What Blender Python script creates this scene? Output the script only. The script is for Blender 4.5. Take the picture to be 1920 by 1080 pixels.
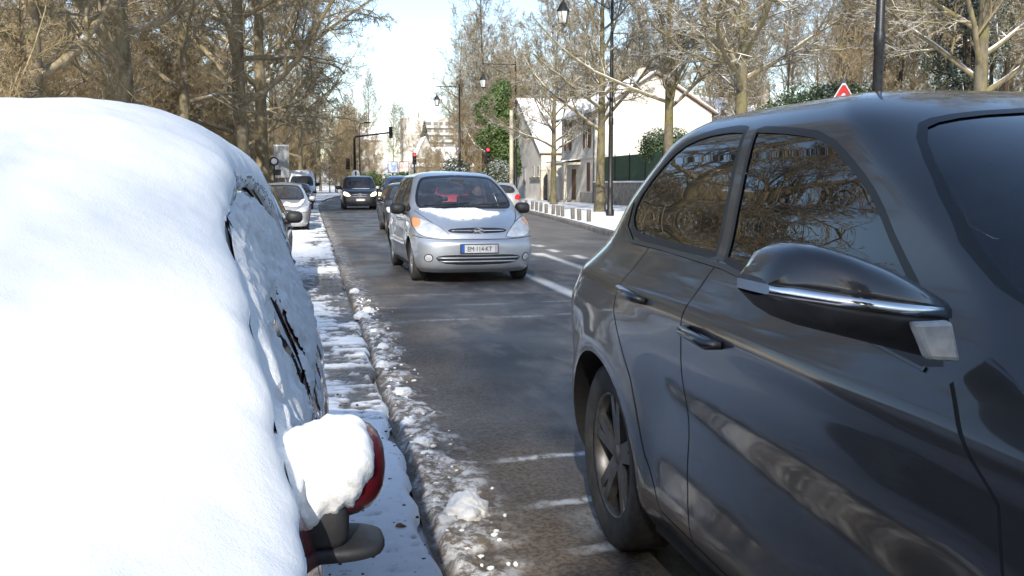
import bpy, bmesh, math, random
import numpy as np
from mathutils import Vector, Matrix, geometry
for o in list(bpy.data.objects): bpy.data.objects.remove(o)
S = bpy.context.scene; C = S.collection
R = math.radians; PI = math.pi
# ------------------------------------------------------------------ camera, sky, sun, exposure
CAM_H, F_PX, YAW = 1.42, 1800.0, R(11.8)
cd = bpy.data.cameras.new('camera'); cam = bpy.data.objects.new('camera', cd); C.objects.link(cam)
cam.location = (0, 0, CAM_H)
cam.rotation_euler = (PI/2 - math.atan((540-345)/F_PX), 0, -YAW)
cd.sensor_width = 36; cd.lens = 36*F_PX/1920; cd.clip_start = 0.05; cd.clip_end = 5000
cd.dof.use_dof = False
S.camera = cam
SUN_EL, SUN_AZ = R(31), R(196)          # azimuth of the sun, clockwise from +Y: behind the camera, a little to the left
w = bpy.data.worlds.new("World"); S.world = w; w.use_nodes = True
nt = w.node_tree
sky = nt.nodes.new('ShaderNodeTexSky'); sky.sky_type = 'NISHITA'; sky.sun_disc = False
sky.sun_elevation = SUN_EL; sky.sun_rotation = SUN_AZ; sky.air_density = 1.0; sky.dust_density = 0.9; sky.ozone_density = 1.2
bg = nt.nodes['Background']; bg.inputs['Strength'].default_value = 0.13
nt.links.new(sky.outputs[0], bg.inputs[0])
sl = bpy.data.lights.new('sun', 'SUN'); sun = bpy.data.objects.new('sun', sl); C.objects.link(sun)
sl.energy = 3.4; sl.angle = R(0.55); sl.color = (1.0, 0.93, 0.82)
sd = Vector((math.sin(SUN_AZ)*math.cos(SUN_EL), math.cos(SUN_AZ)*math.cos(SUN_EL), math.sin(SUN_EL)))
sun.rotation_euler = sd.to_track_quat('Z', 'Y').to_euler()
S.view_settings.view_transform = 'Standard'; S.view_settings.look = 'None'; S.view_settings.gamma = 1
S.view_settings.exposure = 0.98
S.render.engine = 'CYCLES'
S.cycles.max_bounces = 7; S.cycles.transparent_max_bounces = 10; S.cycles.glossy_bounces = 3
S.cycles.diffuse_bounces = 2; S.cycles.caustics_reflective = False; S.cycles.caustics_refractive = False

# ------------------------------------------------------------------ helpers
def link(name, me, parent=None):
    o = bpy.data.objects.new(name, me); C.objects.link(o)
    if parent is not None: o.parent = parent
    return o
def tag(o, label=None, cat=None, group=None, kind=None):
    if label: o['label'] = label
    if cat: o['category'] = cat
    if group: o['group'] = group
    if kind: o['kind'] = kind
    return o
def thing(name, label, cat, loc=(0, 0, 0), rz=0, group=None):
    o = bpy.data.objects.new(name, None); C.objects.link(o)
    o.location = loc; o.rotation_euler = (0, 0, rz)
    return tag(o, label, cat, group)
def copy_tree(o, parent=None):
    c = o.copy(); C.objects.link(c)
    if parent is not None: c.parent = parent
    for ch in list(o.children): copy_tree(ch, c)
    return c
def pchip(x, xs, ys):
    xs = np.asarray(xs, float); ys = np.asarray(ys, float); x = np.asarray(x, float)
    h = np.diff(xs); d = np.diff(ys)/h
    m = np.zeros_like(ys)
    for i in range(1, len(xs)-1):
        if d[i-1]*d[i] > 0:
            w1, w2 = 2*h[i]+h[i-1], h[i]+2*h[i-1]
            m[i] = (w1+w2)/(w1/d[i-1]+w2/d[i])
    m[0], m[-1] = d[0], d[-1]
    i = np.clip(np.searchsorted(xs, x)-1, 0, len(xs)-2)
    t = np.clip((x-xs[i])/h[i], 0, 1)
    return ((2*t**3-3*t**2+1)*ys[i]+(t**3-2*t**2+t)*h[i]*m[i]+(-2*t**3+3*t**2)*ys[i+1]+(t**3-t**2)*h[i]*m[i+1])
def ss(a, b, x):
    t = np.clip((np.asarray(x, float)-a)/(b-a), 0, 1); return t*t*(3-2*t)
def _hash(ix, iy, seed):
    n = (ix.astype(np.int64)*374761393+iy.astype(np.int64)*668265263+seed*974711) & 0x7fffffff
    n = ((n ^ (n >> 13))*1274126177) & 0x7fffffff
    return ((n ^ (n >> 16)) & 0xffff)/65535.0
def vnoise(x, y, seed=0):
    x = np.asarray(x, float); y = np.asarray(y, float)
    ix, iy = np.floor(x), np.floor(y); fx, fy = x-ix, y-iy
    fx = fx*fx*(3-2*fx); fy = fy*fy*(3-2*fy)
    a = _hash(ix, iy, seed); b = _hash(ix+1, iy, seed); c = _hash(ix, iy+1, seed); d = _hash(ix+1, iy+1, seed)
    return (a*(1-fx)+b*fx)*(1-fy)+(c*(1-fx)+d*fx)*fy
def fbm(x, y, oct=4, seed=0):
    s = 0; a = .5; t = 0
    for i in range(oct):
        s = s+a*vnoise(np.asarray(x)*2**i, np.asarray(y)*2**i, seed+i*17); t += a; a *= .5
    return s/t
def np_mesh(name, V, faces_list, mats, smooth=True, mat_idx=None, normals=None):
    """faces_list: list of int arrays (n,k)"""
    me = bpy.data.meshes.new(name)
    V = np.asarray(V, np.float32)
    me.vertices.add(len(V)); me.vertices.foreach_set('co', V.ravel())
    loops = np.concatenate([np.asarray(f).ravel() for f in faces_list]).astype(np.int32)
    tot = np.concatenate([np.full(len(f), np.asarray(f).shape[1]) for f in faces_list]).astype(np.int32)
    st = np.concatenate([[0], np.cumsum(tot)[:-1]]).astype(np.int32)
    me.loops.add(len(loops)); me.loops.foreach_set('vertex_index', loops)
    me.polygons.add(len(tot)); me.polygons.foreach_set('loop_start', st); me.polygons.foreach_set('loop_total', tot)
    if mat_idx is not None: me.polygons.foreach_set('material_index', np.asarray(mat_idx, np.int32))
    me.polygons.foreach_set('use_smooth', np.full(len(tot), bool(smooth)))
    for m in (mats if isinstance(mats, (list, tuple)) else [mats]): me.materials.append(m)
    me.update(calc_edges=True)
    if normals is not None: me.normals_split_custom_set_from_vertices(np.asarray(normals, np.float32).tolist())
    return me
class MB:
    """collects boxes, tubes, lathes, prisms; build() links them as ONE mesh object"""
    def __init__(s): s.bm = bmesh.new()
    def _add(s, vs, fs, M=None, sm=False):
        bv = [s.bm.verts.new(M @ Vector(v) if M is not None else Vector(v)) for v in vs]
        for f in fs:
            try:
                q = s.bm.faces.new([bv[i] for i in f]); q.smooth = sm
            except ValueError: pass
        return s
    def box(s, x0, x1, y0, y1, z0, z1, M=None):
        v = [(x, y, z) for z in (z0, z1) for y in (y0, y1) for x in (x0, x1)]
        return s._add(v, [(0, 2, 3, 1), (4, 5, 7, 6), (0, 1, 5, 4), (2, 6, 7, 3), (0, 4, 6, 2), (1, 3, 7, 5)], M)
    def tube(s, pts, r, n=10, cap=True, M=None):
        pts = [Vector(p) for p in pts]; k = len(pts)
        rs = r if isinstance(r, (list, tuple)) else [r]*k
        vs = []
        up = None
        for i, p in enumerate(pts):
            d = (pts[min(i+1, k-1)]-pts[max(i-1, 0)]).normalized()
            if up is None: up = Vector((0, 0, 1)) if abs(d.z) < .9 else Vector((1, 0, 0))
            a = d.cross(up).normalized(); b = a.cross(d).normalized(); up = b
            for j in range(n):
                t = 2*PI*j/n; vs.append(p+(a*math.cos(t)+b*math.sin(t))*rs[i])
        fs = [(i*n+j, i*n+(j+1) % n, (i+1)*n+(j+1) % n, (i+1)*n+j) for i in range(k-1) for j in range(n)]
        s._add(vs, fs, M, True)
        if cap:
            s._add(vs[:n], [tuple(range(n))[::-1]], M); s._add(vs[-n:], [tuple(range(n))], M)
        return s
    def lathe(s, prof, n=24, M=None, sm=True):
        """prof list of (r, h) about Z"""
        vs = [(r*math.cos(2*PI*j/n), r*math.sin(2*PI*j/n), h) for r, h in prof for j in range(n)]
        k = len(prof)
        fs = [(i*n+j, i*n+(j+1) % n, (i+1)*n+(j+1) % n, (i+1)*n+j) for i in range(k-1) for j in range(n)]
        return s._add(vs, fs, M, sm)
    def prism(s, poly, z0, z1, M=None):
        n = len(poly)
        vs = [(x, y, z0) for x, y in poly]+[(x, y, z1) for x, y in poly]
        fs = [tuple(range(n))[::-1], tuple(range(n, 2*n))]+[(i, (i+1) % n, n+(i+1) % n, n+i) for i in range(n)]
        return s._add(vs, fs, M)
    def ell(s, c, r, n=12, m=8, M=None, jit=0, rng=None, p=1.0):
        vs = []
        for i in range(m+1):
            th = PI*i/m
            for j in range(n):
                ph = 2*PI*j/n
                k = 1+(rng.uniform(-jit, jit) if rng else 0)
                def sg(q): return math.copysign(abs(q)**p, q)
                vs.append((c[0]+r[0]*k*sg(math.sin(th))*sg(math.cos(ph)), c[1]+r[1]*k*sg(math.sin(th))*sg(math.sin(ph)), c[2]+r[2]*k*sg(math.cos(th))))
        fs = [(i*n+j, (i+1)*n+j, (i+1)*n+(j+1) % n, i*n+(j+1) % n) for i in range(m) for j in range(n)]
        return s._add(vs, fs, M, True)
    def build(s, name, m, parent=None, bevel=0):
        bmesh.ops.remove_doubles(s.bm, verts=s.bm.verts, dist=1e-5)
        bmesh.ops.recalc_face_normals(s.bm, faces=s.bm.faces)
        me = bpy.data.meshes.new(name); s.bm.to_mesh(me); s.bm.free()
        for q in (m if isinstance(m, (list, tuple)) else [m]): me.materials.append(q)
        o = link(name, me, parent)
        if bevel:
            b = o.modifiers.new('b', 'BEVEL'); b.width = bevel; b.segments = 2; b.limit_method = 'ANGLE'
        return o
# ------------------------------------------------------------------ materials
def N(nt, t, **kw):
    n = nt.nodes.new('ShaderNode'+t)
    for k, v in kw.items():
        if k.startswith('_'): setattr(n, k[1:], v)
        else: n.inputs[k.replace('__', ' ')].default_value = v
    return n
def mth(nt, op, a, b=None, c=None, clamp=False):
    n = nt.nodes.new('ShaderNodeMath'); n.operation = op; n.use_clamp = clamp
    for i, q in enumerate((a, b, c)):
        if q is None: continue
        if isinstance(q, (int, float)): n.inputs[i].default_value = q
        else: nt.links.new(q, n.inputs[i])
    return n.outputs[0]
def ramp(nt, x, a, b, lo=0., hi=1.):
    n = nt.nodes.new('ShaderNodeMapRange'); n.clamp = True; n.interpolation_type = 'SMOOTHSTEP'
    nt.links.new(x, n.inputs[0])
    n.inputs[1].default_value = a; n.inputs[2].default_value = b; n.inputs[3].default_value = lo; n.inputs[4].default_value = hi
    return n.outputs[0]
def mixc(nt, f, a, b):
    n = nt.nodes.new('ShaderNodeMix'); n.data_type = 'RGBA'
    for i, q in ((0, f), (6, a), (7, b)):
        if isinstance(q, (int, float)): n.inputs[i].default_value = q
        elif isinstance(q, tuple): n.inputs[i].default_value = (*q[:3], 1)
        else: nt.links.new(q, n.inputs[i])
    return n.outputs[2]
def noise(nt, vec, scale, detail=4, rough=.55, stretch=None):
    n = nt.nodes.new('ShaderNodeTexNoise'); n.inputs['Scale'].default_value = scale; n.inputs['Detail'].default_value = detail; n.inputs['Roughness'].default_value = rough
    if stretch:
        mp = nt.nodes.new('ShaderNodeMapping'); mp.inputs['Scale'].default_value = stretch; nt.links.new(vec, mp.inputs[0]); vec = mp.outputs[0]
    nt.links.new(vec, n.inputs['Vector']); return n.outputs[0]
def bump(nt, p, h, strength=.3, dist=.02):
    b = nt.nodes.new('ShaderNodeBump'); b.inputs['Strength'].default_value = strength; b.inputs['Distance'].default_value = dist
    nt.links.new(h, b.inputs['Height']); nt.links.new(b.outputs[0], p.inputs['Normal'])
def newmat(name):
    m = bpy.data.materials.new(name); m.use_nodes = True
    t = m.node_tree; p = t.nodes['Principled BSDF']
    tc = t.nodes.new('ShaderNodeTexCoord'); ob = tc.outputs['Object']
    return m, t, p, ob
def pm(name, col, col2=None, scale=8, rough=.6, metal=0, coat=0, bmp=0, bscale=60, spec=.5, coat_r=.03, stretch=None, lo=.35, hi=.65, emis=None):
    m, t, p, ob = newmat(name)
    p.inputs['Roughness'].default_value = rough; p.inputs['Metallic'].default_value = metal
    p.inputs['Coat Weight'].default_value = coat; p.inputs['Coat Roughness'].default_value = coat_r
    p.inputs['Specular IOR Level'].default_value = spec
    p.inputs['Base Color'].default_value = (*col, 1)
    if col2 is not None:
        f = ramp(t, noise(t, ob, scale, 5, .6, stretch), lo, hi)
        t.links.new(mixc(t, f, col, col2), p.inputs['Base Color'])
    if bmp: bump(t, p, noise(t, ob, bscale, 4, .6, stretch), bmp, .01)
    if emis:
        p.inputs['Emission Color'].default_value = (*emis[0], 1); p.inputs['Emission Strength'].default_value = emis[1]
    return m
def glass_mat(name, tint, spec_rough=.0, dirt=0):
    m, t, p, ob = newmat(name); t.nodes.remove(p); out = t.nodes['Material Output']
    tr = N(t, 'BsdfTransparent'); tr.inputs[0].default_value = (*tint, 1)
    gl = N(t, 'BsdfGlossy'); gl.inputs['Roughness'].default_value = spec_rough; gl.inputs[0].default_value = (1, 1, 1, 1)
    fr = N(t, 'Fresnel'); fr.inputs[0].default_value = 1.52
    mx = N(t, 'MixShader'); f = mth(t, 'MULTIPLY', fr.outputs[0], 1.5, clamp=True)
    t.links.new(f, mx.inputs[0]); t.links.new(tr.outputs[0], mx.inputs[1]); t.links.new(gl.outputs[0], mx.inputs[2])
    last = mx.outputs[0]
    if dirt:
        df = N(t, 'BsdfDiffuse'); df.inputs[0].default_value = (.5, .52, .55, 1)
        m2 = N(t, 'MixShader'); t.links.new(ramp(t, noise(t, ob, 9, 4), .3, .8, dirt*.4, dirt), m2.inputs[0])
        t.links.new(last, m2.inputs[1]); t.links.new(df.outputs[0], m2.inputs[2]); last = m2.outputs[0]
    t.links.new(last, out.inputs[0]); return m
def paint(name, col, metal=.5, rough=.38, dirt=.0, dcol=(.2, .19, .18), film=.05):
    m, t, p, ob = newmat(name)
    p.inputs['Metallic'].default_value = metal; p.inputs['Roughness'].default_value = rough
    p.inputs['Coat Weight'].default_value = 1; p.inputs['Coat Roughness'].default_value = .04; p.inputs['Coat IOR'].default_value = 1.5
    p.inputs['Base Color'].default_value = (*col, 1)
    if dirt:   # road salt: more of it low on the body, in streaks
        sp = t.nodes.new('ShaderNodeSeparateXYZ'); t.links.new(ob, sp.inputs[0])
        low = ramp(t, sp.outputs[2], .95, .2)
        nz = noise(t, ob, 5, 6, .65, (1, .7, 2.2))
        f = mth(t, 'MULTIPLY', mth(t, 'ADD', mth(t, 'MULTIPLY', low, .8), .12), ramp(t, nz, .3, .75), clamp=True)
        f = mth(t, 'MULTIPLY', f, dirt)
        t.links.new(mixc(t, f, col, dcol), p.inputs['Base Color'])
        t.links.new(mth(t, 'SUBTRACT', 1.0, mth(t, 'MULTIPLY', f, .9), clamp=True), p.inputs['Coat Weight'])
        t.links.new(mth(t, 'ADD', mth(t, 'MULTIPLY', f, .25), rough), p.inputs['Roughness'])
        t.links.new(mth(t, 'ADD', mth(t, 'MULTIPLY', f, .14), film), p.inputs['Coat Roughness'])
    return m
def snow_mat(name, dirt=0.0, col=(.92, .93, .94), dcol=(.35, .3, .25), bs=.25, bscale=25, sss=0):
    m, t, p, ob = newmat(name)
    p.inputs['Roughness'].default_value = .75; p.inputs['Specular IOR Level'].default_value = .2
    p.inputs['Base Color'].default_value = (*col, 1)
    if dirt:
        f = ramp(t, noise(t, ob, 6, 6, .7), .62-dirt*.3, .8-dirt*.2)
        t.links.new(mixc(t, f, col, dcol), p.inputs['Base Color'])
    h = mth(t, 'ADD', noise(t, ob, bscale, 5, .6), mth(t, 'MULTIPLY', noise(t, ob, bscale*8, 2), .35))
    bump(t, p, h, bs, .02)
    return m
def bark_mat(name, c1, c2, snow=0.0, moss=0.0, scale=6):
    """bark with snow lying on the upper side of limbs"""
    m, t, p, ob = newmat(name); p.inputs['Roughness'].default_value = .85; p.inputs['Specular IOR Level'].default_value = .2
    f = ramp(t, noise(t, ob, scale, 5, .65, (1, 1, .45)), .35, .65)
    c = mixc(t, f, c1, c2)
    if moss:
        c = mixc(t, mth(t, 'MULTIPLY', ramp(t, noise(t, ob, 2.2, 4), .42, .62), moss), c, (.17, .155, .05))
    if snow:
        ge = t.nodes.new('ShaderNodeNewGeometry'); sp = t.nodes.new('ShaderNodeSeparateXYZ'); t.links.new(ge.outputs['Normal'], sp.inputs[0])
        k = mth(t, 'MULTIPLY', ramp(t, sp.outputs[2], .45, .7), ramp(t, noise(t, ob, 1.7, 4), .62-snow*.35, .72-snow*.35))
        c = mixc(t, k, c, (.85, .87, .9))
    t.links.new(c, p.inputs['Base Color'])
    bump(t, p, noise(t, ob, scale*4, 4, .6, (1, 1, .4)), .4, .02)
    return m
M = {}
M['rubber'] = pm('tyre_rubber', (.02, .02, .021), (.045, .043, .04), 9, .85, bmp=.2)
M['black'] = pm('black_plastic', (.018, .018, .02), (.03, .03, .032), 20, .55, bmp=.1)
M['trim'] = pm('window_rubber', (.012, .012, .013), rough=.4)
M['gap'] = pm('panel_gap', (.006, .006, .007), rough=.9)
M['alloy'] = pm('alloy_wheel', (.35, .35, .36), (.2, .195, .19), 12, .4, metal=.7)
M['alloy_dark'] = pm('dark_alloy', (.12, .12, .125), (.07, .066, .06), 12, .4, metal=.6)
M['chrome'] = pm('chrome', (.75, .76, .78), rough=.12, metal=1)
M['chrome_dim'] = pm('satin_strip', (.35, .36, .38), rough=.25, metal=1)
M['lens'] = pm('lamp_lens', (.50, .53, .56), (.72, .74, .76), 7, .10, metal=.3, coat=1)
M['amber'] = pm('amber_lens', (.75, .3, .12), rough=.2, coat=1)
M['redlens'] = pm('red_lens', (.45, .01, .015), (.6, .02, .02), 20, .15, coat=1)
M['redlit'] = pm('red_lens_lit', (.6, .02, .02), rough=.3, emis=((1, .06, .05), 2.2))
M['lamplit'] = pm('headlight_lit', (.9, .85, .7), rough=.2, emis=((1, .8, .45), 1.3))
M['plate'] = pm('plate_white', (.78, .78, .76), (.68, .68, .66), 30, .4)
M['plate_blue'] = pm('plate_blue', (.03, .12, .5), rough=.4)
M['plate_pale'] = pm('plate_pale_band', (.50, .46, .52), rough=.4)
M['ink'] = pm('plate_ink', (.015, .015, .02), rough=.5)
M['seat'] = pm('seat_cloth', (.025, .028, .04), (.05, .055, .075), 14, .9)
M['inside'] = pm('cabin_lining', (.02, .021, .024), rough=.8)
M['glass'] = glass_mat('car_glass', (.60, .66, .72), dirt=.09)  # dirt film raised so its pale tone also stands in for reflected sky
M['glass_dark'] = glass_mat('tinted_glass', (.07, .085, .09), dirt=.03)
M['snow'] = snow_mat('snow', bs=.17, bscale=36)
M['snow_clean'] = snow_mat('snow_settled', bs=.10, bscale=35, col=(.87, .88, .89))
M['snow_thin'] = snow_mat('snow_thin', bs=.5, bscale=70)
# ------------------------------------------------------------------ car body: horizontal plan slices -> smooth surface, features cut into it
def resample(poly, n):
    d = np.r_[0, np.cumsum(np.linalg.norm(np.diff(poly, axis=0), axis=1))]
    if d[-1] < 1e-9: return np.repeat(poly[:1], n, 0)
    t = np.linspace(0, d[-1], n)
    return np.stack([np.interp(t, d, poly[:, k]) for k in range(poly.shape[1])], 1)
def densify(pts, step, closed=True):
    pts = np.asarray(pts, float); out = []
    n = len(pts)
    for i in range(n if closed else n-1):
        a, b = pts[i], pts[(i+1) % n]; k = max(1, int(math.ceil(np.linalg.norm(b-a)/step)))
        for j in range(k): out.append(a+(b-a)*j/k)
    if not closed: out.append(pts[-1])
    return np.array(out)
def rnd(pts, it=2, keep=()):
    """corner-cutting (Chaikin), corners listed in keep stay sharp"""
    pts = [tuple(p)+((1,) if i in keep else (0,)) for i, p in enumerate(pts)]
    for _ in range(it):
        q = []; n = len(pts)
        for i in range(n):
            a, b = pts[i], pts[(i+1) % n]
            if a[2]: q.append(a)
            if not a[2]: q.append((a[0]*.75+b[0]*.25, a[1]*.75+b[1]*.25, 0))
            if not b[2]: q.append((a[0]*.25+b[0]*.75, a[1]*.25+b[1]*.75, 0))
        pts = q
    return [(p[0], p[1]) for p in pts]
def strip(pts, wd):
    pts = np.asarray(pts, float); t = np.gradient(pts, axis=0); t /= np.linalg.norm(t, axis=1, keepdims=True)+1e-9
    nrm = np.stack([-t[:, 1], t[:, 0]], 1)*wd/2
    return np.concatenate([pts+nrm, (pts-nrm)[::-1]])
def inside(poly, p):
    x, y = p[:, 0], p[:, 1]; c = np.zeros(len(p), bool); n = len(poly)
    for i in range(n):
        x1, y1 = poly[i]; x2, y2 = poly[(i+1) % n]
        if y1 == y2: continue
        k = ((y1 > y) != (y2 > y)) & (x < (x2-x1)*(y-y1)/(y2-y1)+x1)
        c ^= k
    return c
class Body:
    def __init__(s, sp, nv=130, nu=(46, 70, 46)):
        g = lambda key, z: pchip(z, *zip(*sp[key]))
        z0, z1 = sp['w'][0][0], sp['w'][-1][0]
        zz = np.unique(np.r_[np.linspace(z0, z1, 900), z1-(z1-z0)*np.geomspace(1e-5, .2, 150)])
        W, YF, YR = g('w', zz), g('front', zz), g('rear', zz)
        W = np.maximum(W, 0)
        dt = np.sqrt(np.diff(zz)**2+.5*np.diff(YF)**2+.25*np.diff(YR)**2+np.diff(W)**2)
        t = np.r_[0, np.cumsum(dt)]; s.vlen = t[-1]
        s.z = np.interp(np.linspace(0, t[-1], nv), t, zz); s.nv = nv
        W, YF, YR = np.maximum(g('w', s.z), 0), g('front', s.z), g('rear', s.z)
        DF, DR = g('df', s.z), g('dr', s.z); nf, nr = sp.get('nf', 2.6), sp.get('nr', 2.6)
        cols = []
        a = np.linspace(0, PI/2, 160)
        for j in range(nv):
            wd, yf, yr = W[j], YF[j], YR[j]; mid = (yf+yr)/2
            df, dr = min(DF[j], mid-yf-.01), min(DR[j], yr-mid-.01)
            f = np.stack([wd*np.sin(a)**(2/nf), yf+df*(1-np.cos(a)**(2/nf))], 1)
            b = np.stack([wd*np.sin(a)**(2/nr), yr-dr*(1-np.cos(a)**(2/nr))], 1)[::-1]
            sd = np.stack([np.full(60, wd), np.linspace(yf+df, yr-dr, 60)], 1)
            cols.append(np.concatenate([resample(f, nu[0]), resample(sd, nu[1]+2)[1:-1], resample(b, nu[2])]))
        P = np.zeros((sum(nu), nv, 3)); 
        for j in range(nv): P[:, j, :2] = cols[j]; P[:, j, 2] = s.z[j]
        if 'taper' in sp: P[:, :, 0] *= pchip(P[:, :, 1].ravel(), *zip(*sp['taper'])).reshape(P.shape[:2])
        if 'bump' in sp:
            rel = P[:, :, 0]/np.maximum(P[:, :, 0].max(0), 1e-6)
            P[:, :, 0] += sp['bump'](P[:, :, 1], P[:, :, 2])*ss(.75, .98, rel)*(P[:, :, 2] < s.z[-1]-.1)
        if 'sink' in sp: P[:, :, 2] += sp['sink'](P[:, :, 0], P[:, :, 1], P[:, :, 2])
        s.P = P; s.nu = sum(nu); s.ulen = sp['L']+1.3
        du = np.gradient(P, axis=0); dv = np.gradient(P, axis=1)
        n = np.cross(du, dv); L = np.linalg.norm(n, axis=2, keepdims=True)
        n = n/np.maximum(L, 1e-9)
        if n[s.nu//2, nv//3, 0] < 0: n = -n
        n[L[:, :, 0] < 1e-9] = (0, 0, 1); n[:, -1] = (0, 0, 1)
        n[0, :, 0] = 0; n[-1, :, 0] = 0
        s.Nn = n/np.maximum(np.linalg.norm(n, axis=2, keepdims=True), 1e-9)
    def _col(s, v, k):
        j = np.clip(v*(s.nv-1), 0, s.nv-1.0001); j0 = int(j); f = j-j0
        return s.P[:, j0, k]*(1-f)+s.P[:, j0+1, k]*f
    def v(s, z): return np.interp(z, s.z, np.linspace(0, 1, s.nv))
    def side(s, pts):
        out = []
        for y, z in pts:
            v = float(s.v(z)); Y = np.maximum.accumulate(s._col(v, 1)); out.append((np.interp(y, Y+np.arange(s.nu)*1e-7, np.linspace(0, 1, s.nu)), v))
        return np.array(out)
    def front(s, pts, rear=False):
        out = []
        h = s.nu//2
        for x, z in pts:
            v = float(s.v(z)); X = s._col(v, 0); X = X[h:][::-1] if rear else X[:s.nu-h]
            X = np.maximum.accumulate(X); u = np.interp(x, X+np.arange(len(X))*1e-7, np.arange(len(X)))/(s.nu-1)
            out.append(((1-u) if rear else u, v))
        return np.array(out)
    def map(s, kind, pts):
        return s.side(pts) if kind == 'side' else s.front(pts, kind == 'rear') if kind in ('front', 'rear') else np.asarray(pts)
    def ev(s, uv, A=None):
        A = s.P if A is None else A
        uv = np.clip(uv, 0, 1); i = np.clip(uv[:, 0]*(s.nu-1), 0, s.nu-1.0001); j = np.clip(uv[:, 1]*(s.nv-1), 0, s.nv-1.0001)
        i0, j0 = i.astype(int), j.astype(int); fi, fj = (i-i0)[:, None], (j-j0)[:, None]
        return (A[i0, j0]*(1-fi)+A[i0+1, j0]*fi)*(1-fj)+(A[i0, j0+1]*(1-fi)+A[i0+1, j0+1]*fi)*fj
    def nrm(s, uv):
        n = s.ev(uv, s.Nn); return n/np.maximum(np.linalg.norm(n, axis=1, keepdims=True), 1e-9)
    def at_side(s, y, z): 
        uv = s.side([(y, z)]); return Vector(s.ev(uv)[0]), Vector(s.nrm(uv)[0])
    def at_front(s, x, z, rear=False):
        uv = s.front([(x, z)], rear); return Vector(s.ev(uv)[0]), Vector(s.nrm(uv)[0])
    def triangulate(s, feats, sp, region=None):
        """feats: list of dict(kind, pts, ...). returns uv verts, tris, class index per tri (-1 = body)"""
        sc = np.array([s.ulen, s.vlen])
        nU, nV = int(s.ulen/sp), int(s.vlen/sp)
        if region is None:
            gu, gv = np.meshgrid(np.linspace(0, 1, nU), np.linspace(0, 1, nV), indexing='ij')
            pts = np.stack([gu.ravel(), gv.ravel()], 1)
        else:
            lo, hi = region.min(0), region.max(0)
            gu, gv = np.meshgrid(np.arange(lo[0], hi[0], sp/s.ulen), np.arange(lo[1], hi[1], sp/s.vlen), indexing='ij')
            pts = np.stack([gu.ravel(), gv.ravel()], 1); pts = pts[inside(region, pts)]
        polys = []; V = [pts*sc]; E = []; k = len(pts)
        for f in feats:
            q = np.clip(densify(s.map(f['kind'], densify(f['pts'], f.get('step', max(.03, sp*.7)))), 9), 0, 1)
            polys.append(q); m = len(q); V.append(q*sc); E += [(k+i, k+(i+1) % m) for i in range(m)]; k += m
        V = np.concatenate(V)
        r = geometry.delaunay_2d_cdt([Vector(p) for p in V], E, [], 0, 1e-6)
        uv = np.array([tuple(p) for p in r[0]])/sc
        T = np.array([t for t in r[2] if len(t) == 3], int)
        c = uv[T].mean(1); cls = np.full(len(T), -1)
        for i, q in enumerate(polys):
            lo, hi = q.min(0), q.max(0); ok = np.where((cls < 0) & (c[:, 0] >= lo[0]) & (c[:, 0] <= hi[0]) & (c[:, 1] >= lo[1]) & (c[:, 1] <= hi[1]))[0]
            if len(ok): cls[ok[inside(q, c[ok])]] = i
        return uv, T, cls, polys
    def mesh(s, name, uv, T, mats, both, side=1, off=0., midx=None, offs=None):
        used, inv = np.unique(T, return_inverse=True); T2 = inv.reshape(T.shape); q = uv[used]
        p, n = s.ev(q), s.nrm(q)
        p = p+n*(off if offs is None else offs[used][:, None])
        mir = lambda a: a*np.array([-1, 1, 1])
        e = p[T2]; cr = np.cross(e[:, 1]-e[:, 0], e[:, 2]-e[:, 0])
        flip = (cr*n[T2].mean(1)).sum(1) < 0; T2 = np.where(flip[:, None], T2[:, ::-1], T2)
        ar = np.linalg.norm(cr, axis=1) > 1e-9
        T2 = T2[ar]; midx = None if midx is None else midx[ar]
        if both:
            Vv = np.concatenate([p, mir(p)]); Nv = np.concatenate([n, mir(n)]); F = np.concatenate([T2, T2[:, ::-1]+len(p)])
            mi = None if midx is None else np.r_[midx, midx]
        elif side > 0: Vv, Nv, F, mi = p, n, T2, midx
        else: Vv, Nv, F, mi = mir(p), mir(n), T2[:, ::-1], midx
        if offs is not None: Nv = None
        return np_mesh(name, Vv, [F], mats, True, mi, Nv)

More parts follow.
